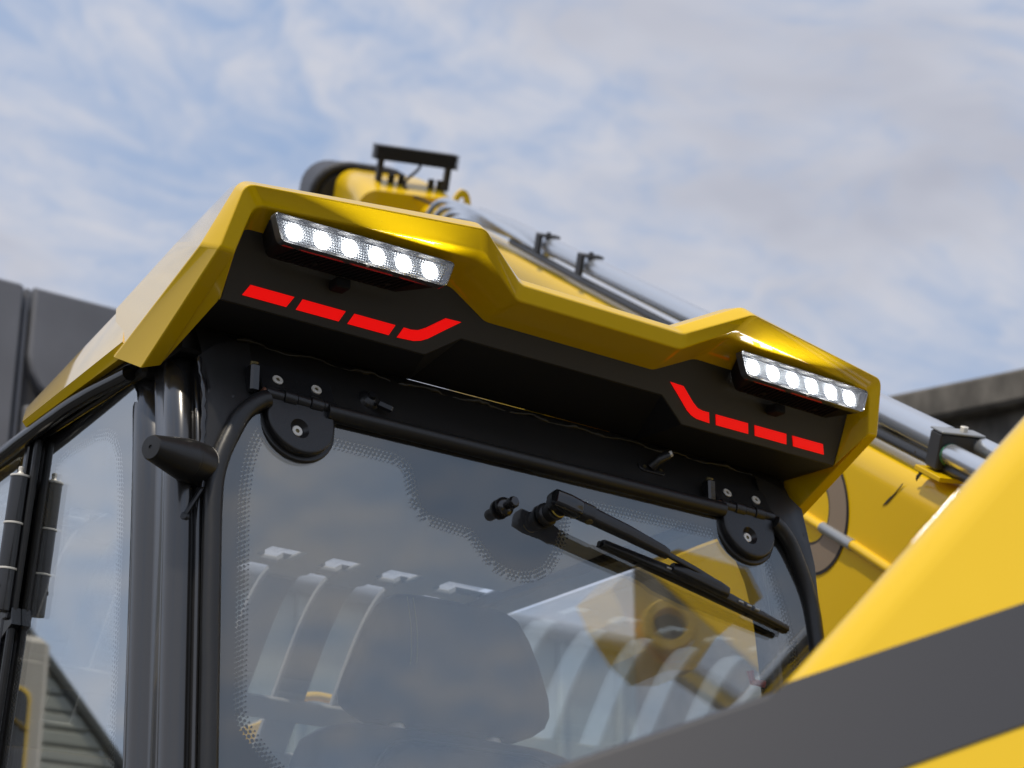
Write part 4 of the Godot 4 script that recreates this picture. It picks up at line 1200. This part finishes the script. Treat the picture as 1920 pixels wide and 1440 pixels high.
func build_boom() -> void:
	# own axes: x along the boom (up and away), y its upper side, z across
	var bx := Vector3(0.284, 0.528, -0.8).normalized()
	var bz := bx.cross(Vector3.UP).normalized()
	var by := bz.cross(bx)
	var boom := node("excavator_boom", self, Transform3D(Basis(bx, by, bz), Vector3(0.982, 2.566, -0.173)))
	tag(boom, "yellow excavator boom with silver pipes on top, rising behind the visor", "boom")
	var sec := round_line([Vector3(0, -0.66, 0.20), Vector3(0, -0.66, 0.0), Vector3(0, -0.072, 0.0), Vector3(0, -0.125, 0.20), Vector3(0, -0.66, 0.20)], 0.075, 8, [0, 0.03, 0.075, 0.04, 0])
	var rows := []
	for u: float in [-1.3, -0.6, 0.0, 1.0, 2.0, 3.0, 4.0, 4.6]:
		var r := []
		for p in sec: r.append(p + Vector3(u, 0, 0))
		rows.append(r)
	var g := Geo.new()
	g.grid(rows, false, false)
	g.fan(rows[0]); g.fan(rows[-1], true)
	obj("beam", g, M.yellow_boom_paint, boom, 40.0)
	# weld rib along the side
	obj("side_rib", tube([Vector3(-1.2, -0.279, -0.002), Vector3(0.115, -0.279, -0.002)], 0.0105, 12), M.yellow_boom_paint, boom, 60.0)
	obj("side_rib", tube([Vector3(0.262, -0.283, -0.002), Vector3(1.2, -0.29, -0.002)], 0.0105, 12), M.yellow_boom_paint, boom, 60.0)
	obj("rib_sleeve", tube([Vector3(0.115, -0.279, -0.002), Vector3(0.262, -0.283, -0.002)], 0.0115, 12), M.galvanised, boom, 60.0)
	# ring-shaped letter on the side, split by the rib
	for part in 2:
		for half in 2:
			var ring := Geo.new()
			var c := Vector2(0.335, -0.262)
			var o := []
			var n := []
			var k0: float = [0.172, 0.165][part]
			var k1: float = [0.088, 0.095][part]
			for i in 41:
				var a := PI * 0.25 + TAU * i / 40.0 * 0.5 + PI * half
				var dir := Vector2(cos(a), sin(a))
				o.append(Vector3(c.x + dir.x * k0 * 1.05, c.y + dir.y * k0 * 0.76, -0.002 - part * 0.001))
				n.append(Vector3(c.x + dir.x * k1 * 1.0, c.y + dir.y * k1 * 0.76, -0.002 - part * 0.001))
			ring.grid([o, n], false, false)
			obj("letter_outline" if part == 0 else "letter_fill", ring, M.decal_edge if part == 0 else M.decal_brown, boom)
	# scrapes in the paint
	for sc in [[-0.094, -0.088, 0.022, 0.005, 2.4], [-0.100, -0.082, 0.013, 0.007, 2.9], [-0.088, -0.096, 0.010, 0.003, 1.9], [0.005, -0.160, 0.034, 0.0035, 2.42], [-0.022, -0.134, 0.030, 0.0015, 2.35], [-0.06, -0.055, 0.003, 0.003, 0.2]]:
		var q := []
		for i in 14:
			var a := TAU * i / 14.0
			var rr := rng.randf_range(0.45, 1.0)
			var p := Vector2(cos(a) * sc[2] * rr, sin(a) * sc[3] * rr).rotated(sc[4])
			q.append(Vector2(sc[0] + p.x, sc[1] + p.y))
		obj("paint_scrape", prism(q, Transform3D(Basis(Vector3(1, 0, 0), Vector3(0, 1, 0), Vector3(0, 0, 1)), Vector3(0, 0, -0.0003)), 0.0012), M.grease_black, boom)
	# pipes on top
	obj("pipe", tube([Vector3(-0.10, -0.022, 0.04), Vector3(3.1, -0.022, 0.04), Vector3(3.5, -0.03, 0.03), Vector3(3.72, -0.07, 0.0)], 0.027, 18), M.pipe_steel, boom, 60.0)
	obj("pipe", tube([Vector3(-1.2, -0.038, 0.02), Vector3(-0.13, -0.035, 0.02)], 0.019, 16), M.pipe_steel, boom, 60.0)
	obj("pipe", tube([Vector3(-1.2, -0.018, 0.08), Vector3(-0.10, -0.018, 0.08)], 0.018, 16), M.pipe_steel, boom, 60.0)
	for k in 4:
		obj("pipe", tube(round_line([Vector3(2.6, -0.045, 0.03 + k * 0.02), Vector3(3.45, -0.008 - k * 0.012, -0.015), Vector3(3.80 - k * 0.10, -0.012 - k * 0.014, -0.075), Vector3(3.86 - k * 0.10, -0.25, -0.10)], 0.14, 8), 0.012, 12), M.pipe_steel, boom, 60.0)
	obj("hose", tube([Vector3(-0.3, -0.060, 0.022), Vector3(1.0, -0.066, 0.02), Vector3(2.2, -0.066, 0.02), Vector3(3.0, -0.06, 0.02)], 0.011, 10), M.rubber, boom, 60.0)
	# clamps
	var cl := Geo.new()
	cl.add(chamfer_box(Vector3(0.045, 0.066, 0.085), 0.003), Transform3D(Basis(), Vector3(-0.128, -0.034, 0.040)))
	var c0 := obj("pipe_clamp", cl, M.clamp_plastic, boom)
	obj("clamp_plate", at_box(Vector3(-0.153, 0.0, -0.003), Vector3(-0.104, 0.004, 0.082), 0.001), M.galvanised, c0)
	obj("clamp_bolt", lathe([Vector2(0.008, 0.0), Vector2(0.008, 0.008), Vector2(0.0065, 0.009), Vector2(0, 0.009)], Vector3(-0.129, 0.004, 0.05), Vector3.UP, 6), M.zinc, c0)
	obj("clamp_foot", at_box(Vector3(-0.19, -0.080, -0.012), Vector3(-0.09, -0.071, 0.09), 0.001), M.yellow_boom_paint, c0)
	obj("pipe_seal", lathe([Vector2(0.019, 0), Vector2(0.0205, 0.001), Vector2(0.0205, 0.004), Vector2(0.019, 0.005)], Vector3(-0.156, -0.0365, 0.02), Vector3.RIGHT, 18), M.green_seal, c0)
	obj("warning_sticker", tube([Vector3(-0.36, -0.018, 0.08), Vector3(-0.27, -0.018, 0.08)], 0.0186, 16, false), M.sticker_yellow, boom, 60.0)
	for u: float in [2.16, 2.62]:
		var c1 := obj("pipe_clamp", at_box(Vector3(u - 0.025, -0.05, -0.004), Vector3(u + 0.025, 0.012, 0.006), 0.002), M.clamp_plastic, boom)
		obj("clamp_arm", at_box(Vector3(u - 0.025, 0.004, -0.003), Vector3(u + 0.025, 0.0115, 0.062), 0.002), M.clamp_plastic, c1)
		obj("clamp_bolt", lathe([Vector2(0.007, 0.0), Vector2(0.007, 0.007), Vector2(0, 0.008)], Vector3(u, 0.0115, 0.03), Vector3.UP, 6), M.clamp_plastic, c1)
	# upper end: rounded yellow head with grey guard
	var hd := Geo.new()
	rows = []
	for u: float in [4.35, 4.5, 4.7, 4.84, 4.9]:
		var r := []
		var dip := 0.0 if u > 4.45 else -0.03
		for q in rounded_rect(-0.24, -0.7, 0.16, -0.028 + dip, 0.075, 6): r.append(Vector3(u, q.y, q.x))
		rows.append(r)
	hd.grid(rows, true, false)
	hd.fan(rows[0]); hd.fan(rows[-1], true)
	obj("boom_head", hd, M.yellow_boom_paint, boom, 40.0)
	var gd := []
	for q in rounded_rect(-0.31, -0.7, 0.10, -0.035, 0.12, 6): gd.append(q)
	obj("head_guard", prism(gd, Transform3D(Basis(Vector3(0, 0, 1), Vector3(0, 1, 0), Vector3(-1, 0, 0)), Vector3(4.93, 0, 0)), 0.45, 0.02), M.decal_grey, boom, 30.0)
	var arch := []
	for q in rounded_rect(-0.32, -0.6, 0.11, -0.022, 0.14, 6): arch.append(Vector3(4.94, q.y, q.x))
	arch.append(arch[0])
	obj("guard_edge", tube(arch, 0.020, 8), M.clamp_plastic, boom, 60.0)
	# lifting eye
	var ey := Geo.new()
	var eo := []
	var ei := []
	var eo2 := []
	var ei2 := []
	for i in 25:
		var a := PI * i / 24.0
		eo.append(Vector3(3.62, -0.03 + sin(a) * 0.070, -0.012 + cos(a) * 0.034)); ei.append(Vector3(3.62, -0.03 + sin(a) * 0.044, -0.012 + cos(a) * 0.017))
		eo2.append(eo[-1] + Vector3(0.03, 0, 0)); ei2.append(ei[-1] + Vector3(0.03, 0, 0))
	for l in [eo, ei, eo2, ei2]:
		l.push_front(l[0] + Vector3(0, -0.06, 0)); l.append(l[-1] + Vector3(0, -0.06, 0))
	ey.grid([eo, ei, ei2, eo2, eo], false, true)
	obj("lifting_eye", ey, M.yellow_boom_paint, boom, 30.0)
	# work light on the boom, seen from behind
	var lt := node("boom_light", boom, Transform3D(Basis(), Vector3(4.49, 0.078, -0.014)))
	for k in 6:
		obj("cooling_fin", at_box(Vector3(-0.05, -0.025 + k * 0.010, -0.165), Vector3(0.05, -0.0195 + k * 0.010, 0.165), 0.001), M.clamp_plastic, lt)
	obj("light_body", at_box(Vector3(-0.03, -0.024, -0.16), Vector3(0.04, 0.028, 0.16), 0.004), M.clamp_plastic, lt)
	for z: float in [-0.135, 0.135]:
		obj("light_bracket", at_box(Vector3(-0.02, -0.115, z - 0.010), Vector3(0.02, -0.015, z + 0.012), 0.003), M.decal_grey, lt)
	for z: float in [-0.085, -0.045, 0.075, 0.11]:
		obj("mount_bolt", tube([Vector3(-0.01, -0.14, z), Vector3(-0.01, -0.075, z)], 0.014, 8), M.sealant, lt)
	obj("light_cable", tube(round_line([Vector3(-0.03, -0.01, 0.02), Vector3(-0.06, -0.04, 0.01), Vector3(-0.06, -0.10, -0.05), Vector3(-0.08, -0.14, -0.02), Vector3(-0.5, -0.15, 0.05)], 0.04, 5), 0.006, 8), M.rubber, lt, 60.0)

func build_arm() -> void:
	# foreground arm: own axes x along its stripe, y up its face, z out of the face
	var e1 := Vector3(0.8545, 0.3461, 0.3875).normalized()
	var n := Vector3(-0.5009, 0.3506, 0.7913).normalized()
	var e2 := n.cross(e1).normalized()
	var arm := node("digger_stick", self, Transform3D(Basis(e1, e2, n), Vector3(-0.6561, 1.5844, 1.1444)))
	tag(arm, "blurred yellow digger stick with a broad grey stripe, nearest at lower right", "digger stick")
	var ab := Vector2(0.3426, 0.1776)          # upper edge, from the corner to the picture's border
	var oR := Vector2(-ab.y, ab.x).normalized()
	var rad := 0.036
	var pathR := []
	for i in 13: pathR.append(ab * (i * 0.12))
	var make := func(path: Array, o: Vector2, r: float, m: Material, called: String) -> void:
		var rows := []
		for p in path:
			var row := []
			for s in 15:
				var a := deg_to_rad(112.0) * s / 14.0
				var c: Vector2 = p - o * r
				row.append(Vector3(c.x + o.x * r * sin(a), c.y + o.y * r * sin(a), -r + r * cos(a)))
			var last: Vector3 = row[-1]
			row.append(Vector3(last.x - o.x * 0.03, last.y - o.y * 0.03, -0.14))
			rows.append(row)
		var g := Geo.new()
		g.grid(rows, false, true)
		obj(called, g, m, arm, 50.0)
	make.call(pathR, oR, rad, M.yellow_paint, "upper_edge")
	make.call([Vector2(-0.30, 0.0), Vector2(-0.15, 0.0), Vector2(0.03, 0.0)], Vector2(0, 1), 0.008, M.decal_grey, "stripe_edge")
	var inn := oR * rad
	var endR := ab * 1.44 - inn
	obj("upper_face", prism([-inn, Vector2(0.62, -0.032), Vector2(0.62, endR.y), endR], Transform3D(), 0.012), M.yellow_paint, arm)
	obj("grey_stripe", prism([Vector2(-0.30, -0.094), Vector2(0.62, -0.094), Vector2(0.62, 0.0), Vector2(0.02, 0.0), Vector2(0.0, -0.008), Vector2(-0.30, -0.008)], Transform3D(Basis(), Vector3(0, 0, 0.0016)), 0.010), M.decal_grey, arm)
	obj("lower_face", prism([Vector2(-0.30, -0.30), Vector2(0.62, -0.30), Vector2(0.62, -0.091), Vector2(-0.30, -0.091)], Transform3D(), 0.012), M.yellow_paint, arm)
	obj("back_face", prism([Vector2(-0.30, -0.30), Vector2(0.62, -0.30), Vector2(0.62, 0.27), Vector2(0.48, 0.21), Vector2(0.04, -0.02), Vector2(-0.30, -0.02)], Transform3D(Basis(), Vector3(0, 0, -0.13)), 0.012), M.yellow_paint, arm)
	obj("end_plate", at_box(Vector3(-0.306, -0.30, -0.14), Vector3(-0.298, -0.006, -0.006), 0.002), M.yellow_paint, arm)
	obj("end_plate", at_box(Vector3(0.614, -0.30, -0.14), Vector3(0.622, 0.25, -0.004), 0.002), M.yellow_paint, arm)
	# link bracket with its pin boss, out of the frame and mirrored in the windscreen
	var link := node("link_bracket")
	tag(link, "yellow link bracket with a round pin boss, mirrored in the windscreen", "bracket")
	var pb := [Vector3(0.89, 2.54, 0.89), Vector3(0.97, 2.61, 0.90), Vector3(1.11, 2.68, 0.91), Vector3(1.31, 2.67, 0.91), Vector3(1.33, 2.60, 0.90), Vector3(1.12, 2.45, 0.85), Vector3(1.03, 2.36, 0.83), Vector3(0.95, 2.345, 0.82), Vector3(0.90, 2.38, 0.82), Vector3(0.88, 2.46, 0.85)]
	var bg := Geo.new()
	var back := []
	for p in pb: back.append(p + Vector3(0.02, 0.02, 0.14))
	bg.fan(pb, true); bg.fan(back); bg.grid([pb, back], true)
	obj("boss_plate", bg, M.yellow_paint, link, 20.0)
	var ax := Vector3(-0.55, 0.0, -0.83)
	obj("boss_ring", lathe([Vector2(0.032, 0.0), Vector2(0.032, 0.075), Vector2(0.036, 0.08), Vector2(0.052, 0.08), Vector2(0.056, 0.076), Vector2(0.056, 0.0)], Vector3(0.975, 2.425, 0.84), ax, 32), M.yellow_paint, link, 40.0)
	obj("pin", lathe([Vector2(0, 0.05), Vector2(0.032, 0.05), Vector2(0.032, 0.0)], Vector3(0.975, 2.425, 0.84), ax, 24), M.decal_grey, link)
	obj("cylinder_rod", tube([Vector3(1.05, 2.40, 0.90), Vector3(1.30, 2.25, 0.86), Vector3(1.9, 1.2, 0.7)], 0.03, 16), M.pipe_steel, link, 60.0)
	obj("cylinder_barrel", tube([Vector3(1.36, 2.15, 0.84), Vector3(1.9, 1.2, 0.7)], 0.055, 18), M.decal_grey, link, 60.0)
